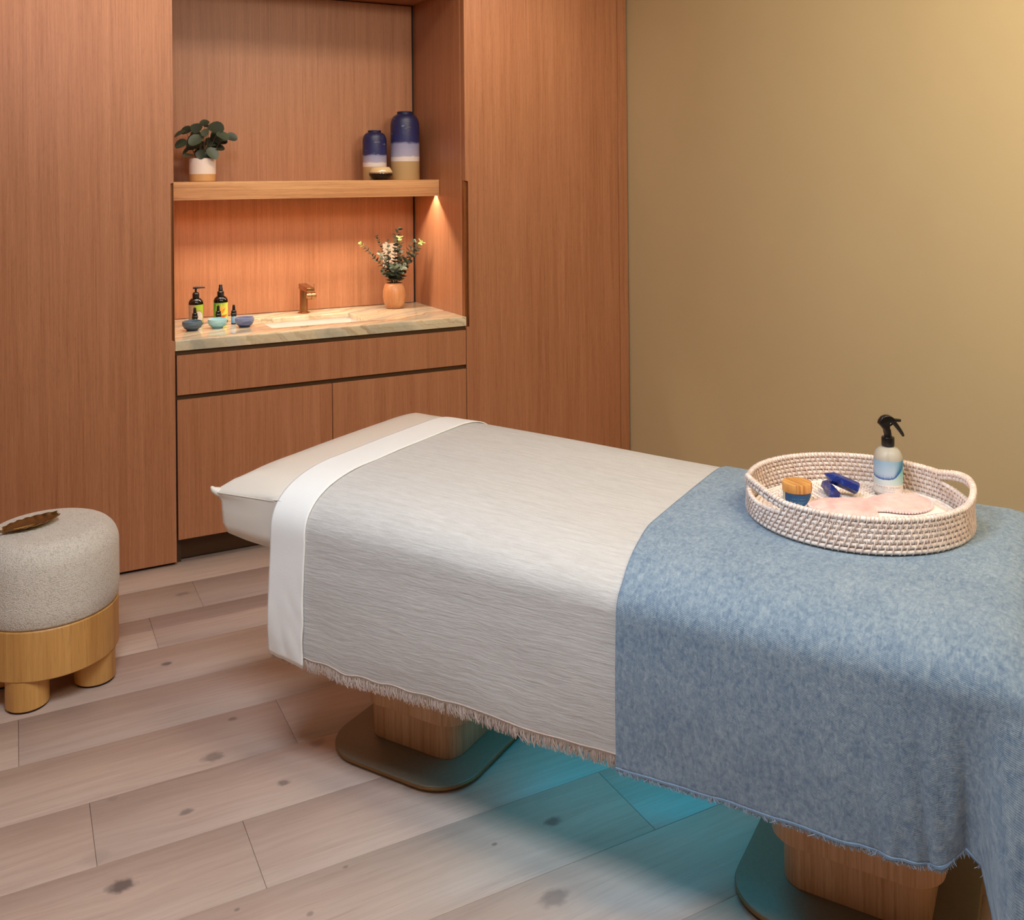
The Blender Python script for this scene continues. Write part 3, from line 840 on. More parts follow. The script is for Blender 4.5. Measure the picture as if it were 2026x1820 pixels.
MB().lathe([(0, .0008), (A_-.012, .0008), (A_-.012, .003), (0, .003)], 48, sy=B_/A_).build('base_lining', M_rat, bk)
lash = MB(); rq = random.Random(11)
def loop(th, r0, r1, n=10, tw=.010, tr=.0014):
    a, b = ringpt(th, r0), ringpt(th, r1); c = (a+b)/2
    rad = Vector((math.cos(th), math.sin(th), 0)); tan = Vector((-math.sin(th), math.cos(th), 0))
    hz = (b-a).length/2+RT+.0008; ax = (b-a).normalized()
    P = []
    for k in range(n):
        q = 2*PI*k/n
        P.append(c+ax*hz*math.sin(q)+rad*(RT+.0012)*math.cos(q)+tan*tw*.5*math.sin(q))
    lash.tube(P, tr, 4, closed=True)
for row in range(NR-1):
    n = 104
    for i in range(n):
        th = 2*PI*(i+.5*(row % 2)+rq.uniform(-.12, .12))/n
        if row == 4 and hump(th) > .25: continue
        loop(th, row, row+1, tw=.006+rq.uniform(-.002, .003), tr=.0012+rq.random()*.0005)
for i in range(170):
    th = 2*PI*(i+rq.uniform(-.2, .2))/170; p = ringpt(th, NR-1)
    rad = Vector((math.cos(th), math.sin(th), 0)); tan = Vector((-math.sin(th), math.cos(th), 0))
    lash.tube([p+Vector((0, 0, 1))*.0066*math.sin(2*PI*k/8)+rad*.0066*math.cos(2*PI*k/8)+tan*.003*math.sin(2*PI*k/8) for k in range(8)], .0013, 4, closed=True)
for ring_ in range(2, 22):
    rr0 = A_-.0105-.0108*ring_
    if rr0 < .03: break
    n = int(rr0*2*PI/.014)
    for i in range(n):
        th = 2*PI*(i+.5*(ring_ % 2))/n
        x, y = rr0*math.cos(th), rr0*B_/A_*math.sin(th); ux, uy = math.cos(th), math.sin(th)
        lash.tube([(x-ux*.009-uy*.003, y-uy*.009+ux*.003, .0085), (x-ux*.004, y-uy*.004, .0112), (x+ux*.001, y+uy*.001, .0100), (x+ux*.004+uy*.003, y+uy*.004-ux*.003, .0108)], .0012, 3, caps=False)
lash.build('lashing', M_rat2, bk, ang=80)['kind'] = 'stuff'
ZI = ZB+.0125        # inside floor of the tray

# jar
def cyl_label(name, R, z0, z1, a0, a1, fn, parent, nu=60, nv=40, off=.0004, rough=.55, m=None):
    """curved printed label; fn(s,t)->linear rgb or None; s along arc 0..1 left to right, t up"""
    vs = []; cols = []; fs = []
    for j in range(nv):
        for i in range(nu):
            s, t_ = i/(nu-1), j/(nv-1); a = a0+(a1-a0)*s
            vs.append(((R+off)*math.cos(a), (R+off)*math.sin(a), z0+(z1-z0)*t_)); c = fn(s, t_)
            cols.append(c)
    for j in range(nv-1):
        for i in range(nu-1):
            q = (j*nu+i, j*nu+i+1, (j+1)*nu+i+1, (j+1)*nu+i)
            if any(cols[k] is None for k in q): continue
            fs.append(q)
    cols = [c or (0, 0, 0) for c in cols]
    return MB().add(vs, fs).build(name, m or M_print, parent, cols=cols, ang=180)
t = NT('printed_paper'); at = t.n('ShaderNodeVertexColor', layer_name='Col'); t.base(at.outputs[0]); t.set(Roughness=.5); M_print = t.m
def L3(r, g, b): return srgb(r, g, b)[:3]
VA = -PI/2+.0        # direction in world facing the camera is roughly -view; set per object
def face_angle(x, y): return math.atan2(-y, -x)      # from object towards the camera (at the origin)

jr = thing('cosmetic_jar', 'small jar with bamboo lid and dark blue label in the rattan tray', 'jar', (1.640, 1.692, ZI))
jf = face_angle(1.65, 1.70)
MB().lathe([(0, .0002), (.030, .0002), (.0325, .003), (.0325, .03), (.031, .0315), (0, .0315)], 48).build('body', plain('jar_glass', srgb(205, 212, 208), .25), jr)
def bamboo():
    t = NT('bamboo_lid'); v = t.obj(); st_ = t.noise(t.mapv(v, (150, 9, 6), rot=(0, 0, .35)), 1, 3, .6)
    t.base(t.ramp(st_, [(.35, srgb(186, 120, 62)), (.5, srgb(212, 154, 84)), (.65, srgb(228, 176, 108))])); t.set(Roughness=.45); return t.m
MB().lathe([(0, .0318), (.0335, .0318), (.0342, .0328), (.0342, .0505), (.0330, .0525), (.0, .053)], 56).build('lid', bamboo(), jr, ang=35)
def jlab(s, t_):
    if s < .06: return L3(92, 160, 156)
    if s < .16: return L3(205, 200, 182)
    edge = .93-.28*max(0, 1-t_*1.15)**1.3
    if s > edge: return L3(214, 198, 170) if s < edge+.02 else L3(232, 226, 214)
    for k, (tt, w0, w1, al) in enumerate(((.80, .38, .66, .12), (.72, .42, .64, .1), (.62, .34, .72, .45), (.5, .5, .55, .3), (.42, .32, .72, .35), (.36, .34, .7, .3), (.30, .42, .66, .35), (.22, .36, .7, .3))):
        if abs(t_-tt) < .016 and w0 < s < w1 and nz(s*90, k*7, 0) > -.15: return lerp3(L3(24, 76, 122), L3(150, 190, 215), al)
    return L3(24, 76, 122)
cyl_label('label', .0325, .002, .0305, jf-1.45, jf+1.45, jlab, jr, 90, 60)

# crystals
M_sod = None
t = NT('sodalite'); v = t.obj(); n = t.noise(v, 55, 5, .65, .6); n2 = t.noise(v, 160, 3)
t.base(t.ramp(n, [(.40, srgb(26, 38, 104)), (.56, srgb(34, 58, 140)), (.66, srgb(78, 100, 170)), (.74, srgb(170, 178, 205))])); t.set(Roughness=.16); t.b.inputs['Coat Weight'].default_value = .4; M_sod = t.m
def crystal(name, base, tip, r, label, tipl=.022, flat=.02):
    base, tip = Vector(base), Vector(tip); ax = (tip-base); ln = ax.length; q = ax.to_track_quat('Z', 'X')
    o_ = MB(); ring = lambda z, rr: [(rr*math.cos(k*PI/3+.3), rr*math.sin(k*PI/3+.3), z) for k in range(6)]
    vs = ring(0, r*.86)+ring(.003, r)+ring(ln-tipl, r*.95)+[(r*.15, 0, ln)]
    fs = [tuple(range(6))[::-1]]
    for a in (0, 6):
        for k in range(6): fs.append((a+k, a+(k+1) % 6, a+6+(k+1) % 6, a+6+k))
    for k in range(6): fs.append((12+k, 12+(k+1) % 6, 18))
    o = o_.add(vs, fs).build(name, M_sod, smooth=False)
    o.location = base; o.rotation_mode = 'QUATERNION'; o.rotation_quaternion = q
    return tag(o, label, 'crystal', 'blue crystal points in the tray')
cz = ZI+.0125
crystal('crystal_point', (1.731, 1.660, cz+.001), (1.777, 1.742, cz+.003), .0142, 'short pale-veined blue crystal under the other, pointing away', .02)
crystal('crystal_point', (1.803, 1.657, cz+.006), (1.744, 1.710, cz+.037), .0148, 'long dark blue crystal leaning across the shorter one')

# paper and pink eye mask
pp = MB(); c0 = [(1.622, 1.662), (1.935, 1.588), (1.89, 1.452), (1.588, 1.550)]
def paper(u, v):
    a = Vector((*c0[0], 0)).lerp(Vector((*c0[1], 0)), u); b = Vector((*c0[3], 0)).lerp(Vector((*c0[2], 0)), u); p = b.lerp(a, v)
    ctr = Vector((1.729, 1.594, 0)); rel = p-ctr
    if rel.length > .208: p = ctr+rel.normalized()*(.208)
    return (p.x-1.76, p.y-1.57, .0018+.0012*math.sin(u*5)*v)
po = pp.grid(paper, 24, 12).build('paper_sheet', plain('white_paper', srgb(240, 236, 228), .8), loc=(1.76, 1.57, ZI))
md = po.modifiers.new('thick', 'SOLIDIFY'); md.thickness = .0006; md.offset = 1
tag(po, 'white paper sheet lying under the pink mask in the tray', 'paper')
MO = [(1.672,1.676),(1.70,1.683),(1.735,1.668),(1.772,1.645),(1.80,1.628),(1.828,1.632),(1.87,1.628),(1.905,1.612),(1.922,1.585),(1.920,1.552),(1.895,1.524),(1.86,1.508),(1.82,1.510),(1.793,1.528),(1.772,1.552),(1.755,1.560),(1.742,1.548),(1.725,1.535),(1.70,1.540),(1.67,1.565),(1.65,1.60),(1.645,1.64),(1.652,1.665)]
def smooth_loop(P, m=5):
    out = []; n = len(P)
    for i in range(n):
        p0, p1, p2, p3 = [Vector((*P[(i+k-1) % n], 0)) for k in range(4)]
        for k in range(m):
            t = k/m; out.append(.5*((2*p1)+(-p0+p2)*t+(2*p0-5*p1+4*p2-p3)*t*t+(-p0+3*p1-3*p2+p3)*t**3))
    return out
ml = smooth_loop(MO)
mc = sum(ml, Vector((0, 0, 0)))/len(ml)
def mask():
    mb = MB(); rings = []
    n = len(ml)
    vs = []
    for t, z in ((1.0, .003), (1.0, .0055), (.93, .0085), (.75, .0115), (.5, .0125), (.25, .0125)):
        for p in ml:
            q = mc+(p-mc)*t; vs.append((q.x-mc.x, q.y-mc.y, z+.0015*nz(q.x*40, q.y*40, 2)*(1-t+.2)))
    vs.append((0, 0, .0125)); fs = []
    for r in range(5):
        for k in range(n):
            j = (k+1) % n; fs.append((r*n+k, r*n+j, (r+1)*n+j, (r+1)*n+k))
    for k in range(n): fs.append((5*n+k, 5*n+(k+1) % n, 6*n))
    fs.append(tuple(range(n))[::-1])
    return mb.add(vs, fs)
t = NT('pink_velvet'); v = t.obj(); n = t.noise(v, 28, 4, .6, .5); n2 = t.noise(v, 300, 2)
t.base(t.ramp(n, [(.3, srgb(222, 172, 168)), (.5, srgb(236, 196, 190)), (.7, srgb(244, 214, 208))])); t.set(Roughness=.6)
t.b.inputs['Sheen Weight'].default_value = .4; t.b.inputs['Subsurface Weight'].default_value = .2; t.b.inputs['Subsurface Radius'].default_value = (.01, .006, .005)
t.bump(t.math('ADD', n, t.math('MULTIPLY', n2, .3)), .4, .003)
mk = mask().build('eye_mask', t.m, loc=(mc.x-.010, mc.y-.010, ZI+.003), ang=80)
tag(mk, 'pale pink eye mask edged with beads, lying on white paper', 'mask')
bd = MB()
for i, p in enumerate(ml):
    q = p-mc
    bd.lathe([(0, -.003), (.0022, -.0021), (.003, 0), (.0022, .0021), (0, .003)], 7, q.x*1.01, q.y*1.01)
    n0 = len(bd.v)
for i in range(len(bd.v)): bd.v[i] = (bd.v[i][0], bd.v[i][1], bd.v[i][2]+.0045)
bd.build('bead_trim', plain('pink_beads', srgb(246, 214, 214), .25, 0, .1, 300), mk)['kind'] = 'stuff'

# spray bottle
def spray_bottle():
    x, y = 1.885, 1.638
    sb = thing('spray_bottle', 'frosted glass spray bottle with black trigger in the rattan tray', 'bottle', (x, y, ZI), -YAW)
    sb.scale = (.96, .96, .95)
    fa_ = face_angle(x, y)+YAW
    R = .0345
    t = NT('frosted_glass'); t.set(Roughness=.35, IOR=1.35); t.b.inputs['Transmission Weight'].default_value = .55
    t.base(t.ramp(t.noise(t.obj(), 20), [(0, srgb(226, 222, 208)), (1, srgb(232, 228, 214))]))
    prof = [(0, .0006), (R-.004, .0006), (R-.001, .002), (R, .005), (R, .094), (R-.001, .101), (R-.005, .110), (R-.012, .1175), (R-.020, .1205), (.0125, .1225), (.0125, .134), (0, .134)]
    MB().lathe(prof, 56).build('body', t.m, sb, ang=50)
    MB().tube([(0, 0, .006), (0, 0, .12)], .003, 8).build('dip_tube', plain('clear_tube', srgb(200, 200, 190), .3), sb)
    W0 = L3(236, 230, 224)
    def lab(s, t_):
        if t_ < .26: return W0
        tt = (t_-.26)/.74
        # watercolour: wavy deep blue edge, pale wash above, aqua fading below to the right
        edge = .34-.11*math.sin(PI*min(1, max(0, (s-.02)/.72)))+(.42*max(0, (s-.62)/.32)**1.3)+.02*nz(s*36, 0, 1)+.012*nz(s*90, 2, 1)
        if s < .12: edge += .9*(.12-s)
        grain = .04*nz(s*70, t_*70, 3)
        if tt > edge:
            dd = (tt-edge)
            wash = lerp3(L3(176, 200, 218), L3(140, 180, 210), min(1, max(0, tt-.5)*1.6))
            right = min(1, max(0, (s-.62)/.26))
            wash = lerp3(wash, L3(88, 160, 190), right*.8)
            spike = .055+.05*nz(s*60, 5, 1)+.25*right
            k = math.exp(-(dd/max(.045, spike*1.4))**1.3)
            c = lerp3(wash, lerp3(L3(34, 84, 164), L3(20, 120, 164), right), min(1, k*1.35))
        else:
            k = max(0, min(1, (s-.45)/.5))
            c = lerp3(L3(214, 226, 226), L3(96, 190, 184), k*(.45+.55*tt/max(.1, edge)))
        return tuple(max(0, q*(1+grain*2)) for q in c)
    cyl_label('label', R, .0085, .0905, fa_-1.62, fa_+1.62, lab, sb, 220, 130, .0005)
    # lettering, bent round the bottle
    dg = bpy.context.evaluated_depsgraph_get
    def words(txt, size, z, space, col):
        cu = bpy.data.curves.new('lettering', 'FONT'); cu.body = txt; cu.size = size; cu.align_x = 'CENTER'; cu.space_character = space
        o = bpy.data.objects.new('lettering', cu); C.objects.link(o)
        bpy.context.view_layer.update()
        me = bpy.data.meshes.new_from_object(o.evaluated_get(dg())); bpy.data.objects.remove(o)
        for v in me.vertices:
            a = fa_+v.co.x/R; zz = z+v.co.y
            v.co = ((R+.0011)*math.cos(a), (R+.0011)*math.sin(a), zz)
        me.materials.clear(); me.materials.append(col)
        q = bpy.data.objects.new('lettering', me); C.objects.link(q); q.parent = lbl; return q
    lbl = [c for c in sb.children if c.name.startswith('label')][0]
    ink = plain('grey_ink', srgb(120, 124, 130), .6)
    words('FLORIDA SPRINGS', .0056, .0228, 1.45, ink); words('TOPICAL MINERAL SPRAY', .0024, .0190, 1.25, ink); words('COMMUNE SPA', .0030, .0128, 1.5, ink)
    # black trigger head
    MB().lathe([(0, .1225), (.0150, .1225), (.0156, .1235), (.0156, .1440), (.0148, .1455), (0, .1455)], 36).build('collar', M_blackp, sb, ang=35)
    MB().tube([(0, 0, .145), (0, 0, .150), (-.001, 0, .164)], [.0098, .0092, .0085], 20).build('neck', M_blackp, sb)
    outline = [(-.0085, .153), (-.0105, .164), (-.0205, .176), (-.0245, .180), (-.0225, .188), (-.016, .197), (-.006, .2015), (.004, .2005), (.012, .196), (.017, .191), (.0175, .1845), (.011, .184), (.004, .1815), (.0035, .168), (.0055, .160), (.007, .153)]
    bm = bmesh.new(); w2 = .0085
    lo = [bm.verts.new((a, -w2, b)) for a, b in outline]; hi = [bm.verts.new((a, w2, b)) for a, b in outline]
    bm.faces.new(lo); bm.faces.new(hi[::-1])
    for i in range(len(outline)):
        j = (i+1) % len(outline); bm.faces.new((lo[i], hi[i], hi[j], lo[j]))
    bmesh.ops.recalc_face_normals(bm, faces=bm.faces[:])
    es = [e for e in bm.edges if all(v in lo for v in e.verts) or all(v in hi for v in e.verts)]
    bmesh.ops.bevel(bm, geom=es, offset=.003, segments=3, profile=.5, affect='EDGES')
    MB().bm(bm).build('shroud', M_blackp, sb, ang=50)
    MB().tube([(.014, 0, .188), (.028, 0, .1872), (.0325, 0, .1868)], [.0050, .0042, .0038], 14).build('nozzle', M_blackp, sb)
    tp = [(.009, 0, .1865), (.017, 0, .1805), (.024, 0, .1715), (.031, 0, .1615), (.037, 0, .152), (.0395, 0, .1465)]
    MB().tube(tp, [.0052, .0058, .0055, .0048, .0042, .0028], 12).build('trigger', M_blackp, sb)
    MB().tube([(.012, 0, .178), (.0005, 0, .170)], .0022, 8).build('piston', M_blackp, sb)
spray_bottle()

# ------------------------------------------------------------------ counter things
ZT = .8737
def bowl(name, x, y, r, h, cols, label):
    o = thing(name, label, 'bowl', (x, y, ZT), 0, 'small blue bowls on the marble')
    t = NT('glaze'); v = t.obj(); sp = t.n('ShaderNodeSeparateXYZ'); t.l(v, sp.inputs[0])
    nzv = t.noise(t.mapv(v, (14, 14, 380)), 1, 3, .6, .3); nb = t.noise(v, 120, 3)
    zf = t.math('DIVIDE', sp.outputs[2], h)
    f = t.math('ADD', t.math('MULTIPLY', zf, .72), t.math('ADD', t.math('MULTIPLY', t.math('SUBTRACT', nzv, .5), 1.7), t.math('MULTIPLY', t.math('SUBTRACT', nb, .5), .25)))
    t.base(t.ramp(f, [(.0, cols[0]), (.3, cols[1]), (.6, cols[2])])); t.set(Roughness=.35)
    pr = [(0, .0002), (r*.55, .0002), (r*.57, .0035), (r*.80, .0095), (r*.945, .0190), (r, h*.70), (r*.985, h), (r*.985-.003, h+.0004), (r-.0055, h*.72), (r*.78, .014), (r*.4, .0075), (0, .0065)]
    MB().lathe(pr, 44).build('shell', t.m, o, ang=50)
    return o
bowl('ceramic_bowl', .655, 4.140, .0405, .0385, (srgb(34, 44, 58), srgb(66, 86, 106), srgb(92, 114, 132)), 'dark slate blue bowl, leftmost of the three on the marble counter')
bowl('ceramic_bowl', .760, 4.156, .0395, .038, (srgb(112, 168, 184), srgb(140, 198, 210), srgb(172, 216, 224)), 'pale aqua bowl in front of the yellow-flower spray bottle')
bowl('ceramic_bowl', .867, 4.128, .0400, .0395, (srgb(30, 34, 70), srgb(84, 100, 148), srgb(132, 142, 178)), 'mid blue bowl nearest the sink on the marble counter')

def amber(name, x, y, label, fn, top):
    o = thing(name, label, 'bottle', (x, y, ZT), face_angle(x, y), 'black label bottles on the counter')
    R = .0305
    prof = [(0, .0003), (R-.003, .0003), (R, .004), (R, .094), (R-.001, .100), (R-.005, .108), (R-.012, .1145), (R-.018, .1165), (0, .117)]
    MB().lathe(prof, 44).build('body', M_blackg, o, ang=50)
    cyl_label('label', R, .010, .0885, -1.30, 1.30, fn, o, 70, 80, .0004)
    MB().lathe([(0, .1165), (.0135, .1165), (.0142, .1175), (.0142, .1345), (.0125, .1365), (0, .1365)], 32).build('collar', M_blackp, o, ang=35)
    if top == 'pump':
        MB().lathe([(0, .1365), (.0125, .1365), (.0115, .140), (.0045, .1425), (.0042, .158), (0, .158)], 24).build('pump_stem', M_blackp, o)
        MB().tube([(0, -.012, .1595), (0, 0, .1602), (0, .012, .1605), (0, .030, .1607), (0, .038, .1590)], [.0042, .0055, .0045, .0036, .0030], 10).build('pump_head', M_blackp, o)
    else:
        MB().lathe([(0, .1365), (.0098, .1365), (.0092, .150), (.0078, .1525), (.0076, .1645), (.0066, .1660), (0, .1662)], 24).build('spray_head', M_blackp, o)
        MB().tube([(.006, 0, .160), (.0095, 0, .160)], .0016, 8).build('nozzle', M_blackp, o)
    return o
def lab_coco(s, t_):
    g = lerp3(L3(178, 200, 58), L3(160, 190, 50), nz(s*4, t_*4, 0)*.5+.5)
    c = g
    if s < .42+.06*nz(t_*6, 0, 2): c = lerp3(L3(196, 170, 140), L3(150, 118, 96), .5+.5*nz(s*22, t_*22, 4))
    if ((s-.66)/.24)**2+((t_-.30)/.34)**2 < 1: c = lerp3(L3(226, 218, 210), L3(206, 190, 178), .5+.6*nz(s*10, t_*10, 6))
    elif ((s-.62)/.34)**2+((t_-.26)/.46)**2 < 1 and s > .4: c = lerp3(L3(196, 184, 96), L3(140, 110, 80), .5+.5*nz(s*26, t_*26, 9))
    return c
def petal(s, t_, x0, y0, x1, y1, w):
    dx, dy = x1-x0, y1-y0; L_ = math.hypot(dx, dy); u = ((s-x0)*dx+(t_-y0)*dy)/L_**2
    if u < 0 or u > 1: return None
    dd = abs((s-x0)*dy-(t_-y0)*dx)/L_
    return u if dd < w*math.sin(PI*min(1, .08+.92*u))**.8 else None
def lab_bird(s, t_):
    c = lerp3(L3(70, 150, 44), L3(198, 214, 74), min(1, max(0, (s*1.4+(1-t_)*.5-.25))))
    c = lerp3(c, L3(232, 222, 96), math.exp(-((s-.75)**2+(t_-.5)**2)/.08)*.8)
    for x1, y1 in ((.26, .92), (.52, .97), (.80, .86), (.40, .80)):
        u = petal(s, t_, .58, .42, x1, y1, .065)
        if u is not None: c = lerp3(L3(240, 160, 40), L3(250, 208, 96), u)
    u = petal(s, t_, .60, .52, .74, .72, .022)
    if u is not None: c = L3(214, 96, 30)
    u = petal(s, t_, .22, .13, .93, .33, .07)
    if u is not None: c = lerp3(L3(200, 40, 40), L3(214, 120, 60), u)
    return c
amber('pump_bottle', .695, 4.292, 'black pump bottle with green coconut label behind the dark blue bowl', lab_coco, 'pump')
amber('mist_bottle', .803, 4.310, 'black spray bottle with orange flower label behind the aqua bowl', lab_bird, 'spray')
def dropper(x, y, label, fn):
    o = thing('dropper_bottle', label, 'bottle', (x, y, ZT), face_angle(x, y), 'small dropper bottles')
    MB().lathe([(0, .0002), (.0108, .0002), (.0115, .0015), (.0115, .036), (.0095, .039), (0, .039)], 28).build('body', M_blackg, o, ang=45)
    cyl_label('label', .0115, .004, .0345, -1.5, 1.5, fn, o, 24, 20, .0003)
    MB().lathe([(0, .0375), (.0122, .0375), (.0128, .039), (.0128, .046), (.0112, .0475), (.0108, .058), (.0092, .0595), (0, .0595)], 28).build('cap', M_blackp, o, ang=35)
    MB().lathe([(0, .0590), (.0068, .0590), (.0062, .070), (.0058, .079), (.0044, .0835), (0, .0850)], 20).build('bulb', M_blackp, o)
dropper(.679, 4.222, 'dropper bottle with green label standing against the coconut pump bottle', lambda s, t_: lerp3(L3(60, 150, 70), L3(100, 190, 90), t_))
dropper(.779, 4.238, 'dropper bottle with pale yellow label in front of the flower bottle', lambda s, t_: lerp3(L3(228, 224, 170), L3(200, 210, 90), t_))
dropper(.842, 4.226, 'dropper bottle with light blue label beside the mid blue bowl', lambda s, t_: lerp3(L3(84, 150, 200), L3(180, 205, 225), max(0, min(1, .5+1.6*(s-.5)+.6*(t_-.5)))) if t_ > .08 else L3(70, 80, 110))

# eucalyptus in wooden vase
ev = thing('eucalyptus_vase', 'round turned wood vase of eucalyptus sprigs in the niche corner', 'vase', (1.628, 4.352, ZT))
MB().lathe([(0, .0003), (.036, .0003), (.041, .004), (.050, .025), (.0555, .055), (.0545, .085), (.048, .110), (.041, .1215), (.0385, .1215), (.044, .108), (.048, .08), (.04, .02), (0, .015)], 48).build('vase', M_vase, ev, ang=60)
M_leaf = plain('eucalyptus_leaf', srgb(64, 74, 56), .6, 0, .25, 60)
M_leafp = plain('eucalyptus_leaf_pale', srgb(118, 126, 106), .6, 0, .2, 60)
M_leafy = plain('eucalyptus_tip_lime', srgb(172, 190, 112), .5, 0, .12, 60)
M_stem = plain('eucalyptus_stem', srgb(84, 70, 48), .7)
def leafmesh(m, name='leaf'):
    vs = [(0, 0, 0)]; fs = []
    n = 12
    for k in range(n):
        q = 2*PI*k/n; vs.append((.52*(1-math.cos(q)), .5*math.sin(q)*(.9+.1*math.cos(q)), .10*math.sin(q)**2))
    vs[0] = (.5, 0, -.03)
    for k in range(n): fs.append((0, 1+k, 1+(k+1) % n))
    me = bpy.data.meshes.new(name); me.from_pydata(vs, [], fs); me.shade_smooth(); me.materials.append(m); return me
LM = [leafmesh(M_leaf), leafmesh(M_leafp), leafmesh(M_leafy)]
def leaf(parent, p, direction, normal, size, kind=0, name='leaf'):
    x = Vector(direction).normalized(); z = Vector(normal); z = (z-x*z.dot(x))
    if z.length < 1e-4: z = x.orthogonal()
    z.normalize(); y = z.cross(x)
    o = bpy.data.objects.new(name, LM[kind] if isinstance(kind, int) else kind); C.objects.link(o); o.parent = parent
    m = Matrix((x*size, y*size, z*size)).transposed().to_4x4(); m.translation = p; o.matrix_local = m
    return o
re_ = random.Random(21)
# image-plane axes at the vase: RX right, UY up; 1 zoom px = 1/10.11 photo px
PXM = 4.57/F
def vpt(zx, zy, depth=0.):   # zoom6 coords -> vase-local
    dx = (700+zx/10.11-782)*PXM; dz = (612-(440+zy/10.11))*PXM
    return Vector((RX.x*dx+Fw.x*depth, RX.y*dx+Fw.y*depth, dz+.004+RX.z*dx))
sprigs = [ # points (mouth -> tip), depth at tip, tip kind, mid kind, leaf size
 ([(790,1240),(690,1040),(560,860),(440,740),(330,600),(240,510),(165,440)], -.03, 2, 0, .016),
 ([(800,1240),(720,1000),(640,760),(560,520),(500,420),(455,330)], .05, 0, 0, .011),
 ([(830,1240),(740,900),(726,700),(726,540),(730,400)], -.04, 0, 0, .017),
 ([(850,1240),(850,900),(852,700),(855,560),(855,440)], .0, 0, 0, .020),
 ([(860,1240),(900,900),(900,600),(860,400),(870,280),(915,190)], .04, 0, 0, .022),
 ([(870,1240),(950,900),(965,650),(970,500),(972,330)], -.05, 2, 0, .020),
 ([(880,1240),(960,980),(1070,760),(1150,580),(1215,440)], .03, 0, 1, .024),
 ([(900,1240),(1010,980),(1160,780),(1270,600),(1390,420)], -.02, 2, 0, .022),
 ([(800,1240),(740,980),(660,800),(600,700),(570,620)], -.06, 1, 1, .019),
 ([(870,1240),(900,1080),(980,960),(1060,880)], -.06, 1, 1, .022),
 ([(840,1240),(840,1080),(850,960),(870,880)], -.06, 0, 0, .026),
 ([(830,1240),(770,1120),(680,1060),(620,1010)], -.04, 0, 0, .02),
]
for pts, dep, tk, mk_, sz in sprigs:
    P = [vpt(x, y, dep*i/(len(pts)-1)) for i, (x, y) in enumerate(pts)]
    P[0] = P[0]*.6+Vector((0, 0, .10))*.4; P[0].z = .09
    MB().tube(P, [.0016-.0008*i/(len(P)-1) for i in range(len(P))], 5).build('stem', M_stem, ev)
    Ls = [0]
    for a, b in zip(P, P[1:]): Ls.append(Ls[-1]+(b-a).length)
    tot = Ls[-1]; s = .045; k = 0
    while s < tot:
        i = max(j for j in range(len(Ls)-1) if Ls[j] <= s); p = P[i].lerp(P[i+1], (s-Ls[i])/(Ls[i+1]-Ls[i])); ax = (P[i+1]-P[i]).normalized()
        a0 = k*PI/2+re_.uniform(-.4, .4); side = ax.orthogonal().normalized(); side = Matrix.Rotation(a0, 3, ax) @ side
        fr = s/tot; z_ = sz*1.6*(1.05-.45*fr)*re_.uniform(.85, 1.15)
        for sg in (1, -1):
            d_ = (side*sg+ax*.55).normalized()
            kd = mk_ if re_.random() < .8 else 1-min(mk_, 1)
            if tk == 2 and fr > .88: kd = 2
            leaf(ev, p, d_, ax*1.0-side*sg*.35+Vector((0, 0, .2)), z_, kd)
        s += .0165 if sz > .015 else .012; k += 1
    if tk == 2:
        for q in range(6):
            a0 = q*PI/3; d_ = (Vector((math.cos(a0), math.sin(a0), .45))); d_ = (RX*math.cos(a0)+UY*math.sin(a0)*.7-Fw*.3); leaf(ev, P[-1]-d_*.005, d_, -Fw+UY*.5-d_*.3, .0105+.003*(q % 2), 2)
    else:
        leaf(ev, P[-1], P[-1]-P[-2], -Fw, sz*.7, mk_)

# outlet plate
ol = thing('outlet_plate', 'beige rectangular outlet plate on the niche wall behind the eucalyptus', 'outlet', (1.6615, Yb, 1.1165))
MB().bbox(-.0375, .0375, -.006, -.0004, -.060, .060, .002, 2).build('plate', M_plate, ol)
for z in (-.022, .022): MB().bbox(-.017, .017, -.0075, -.0055, z-.014, z+.014, .0008, 1).build('socket', M_plate, ol)

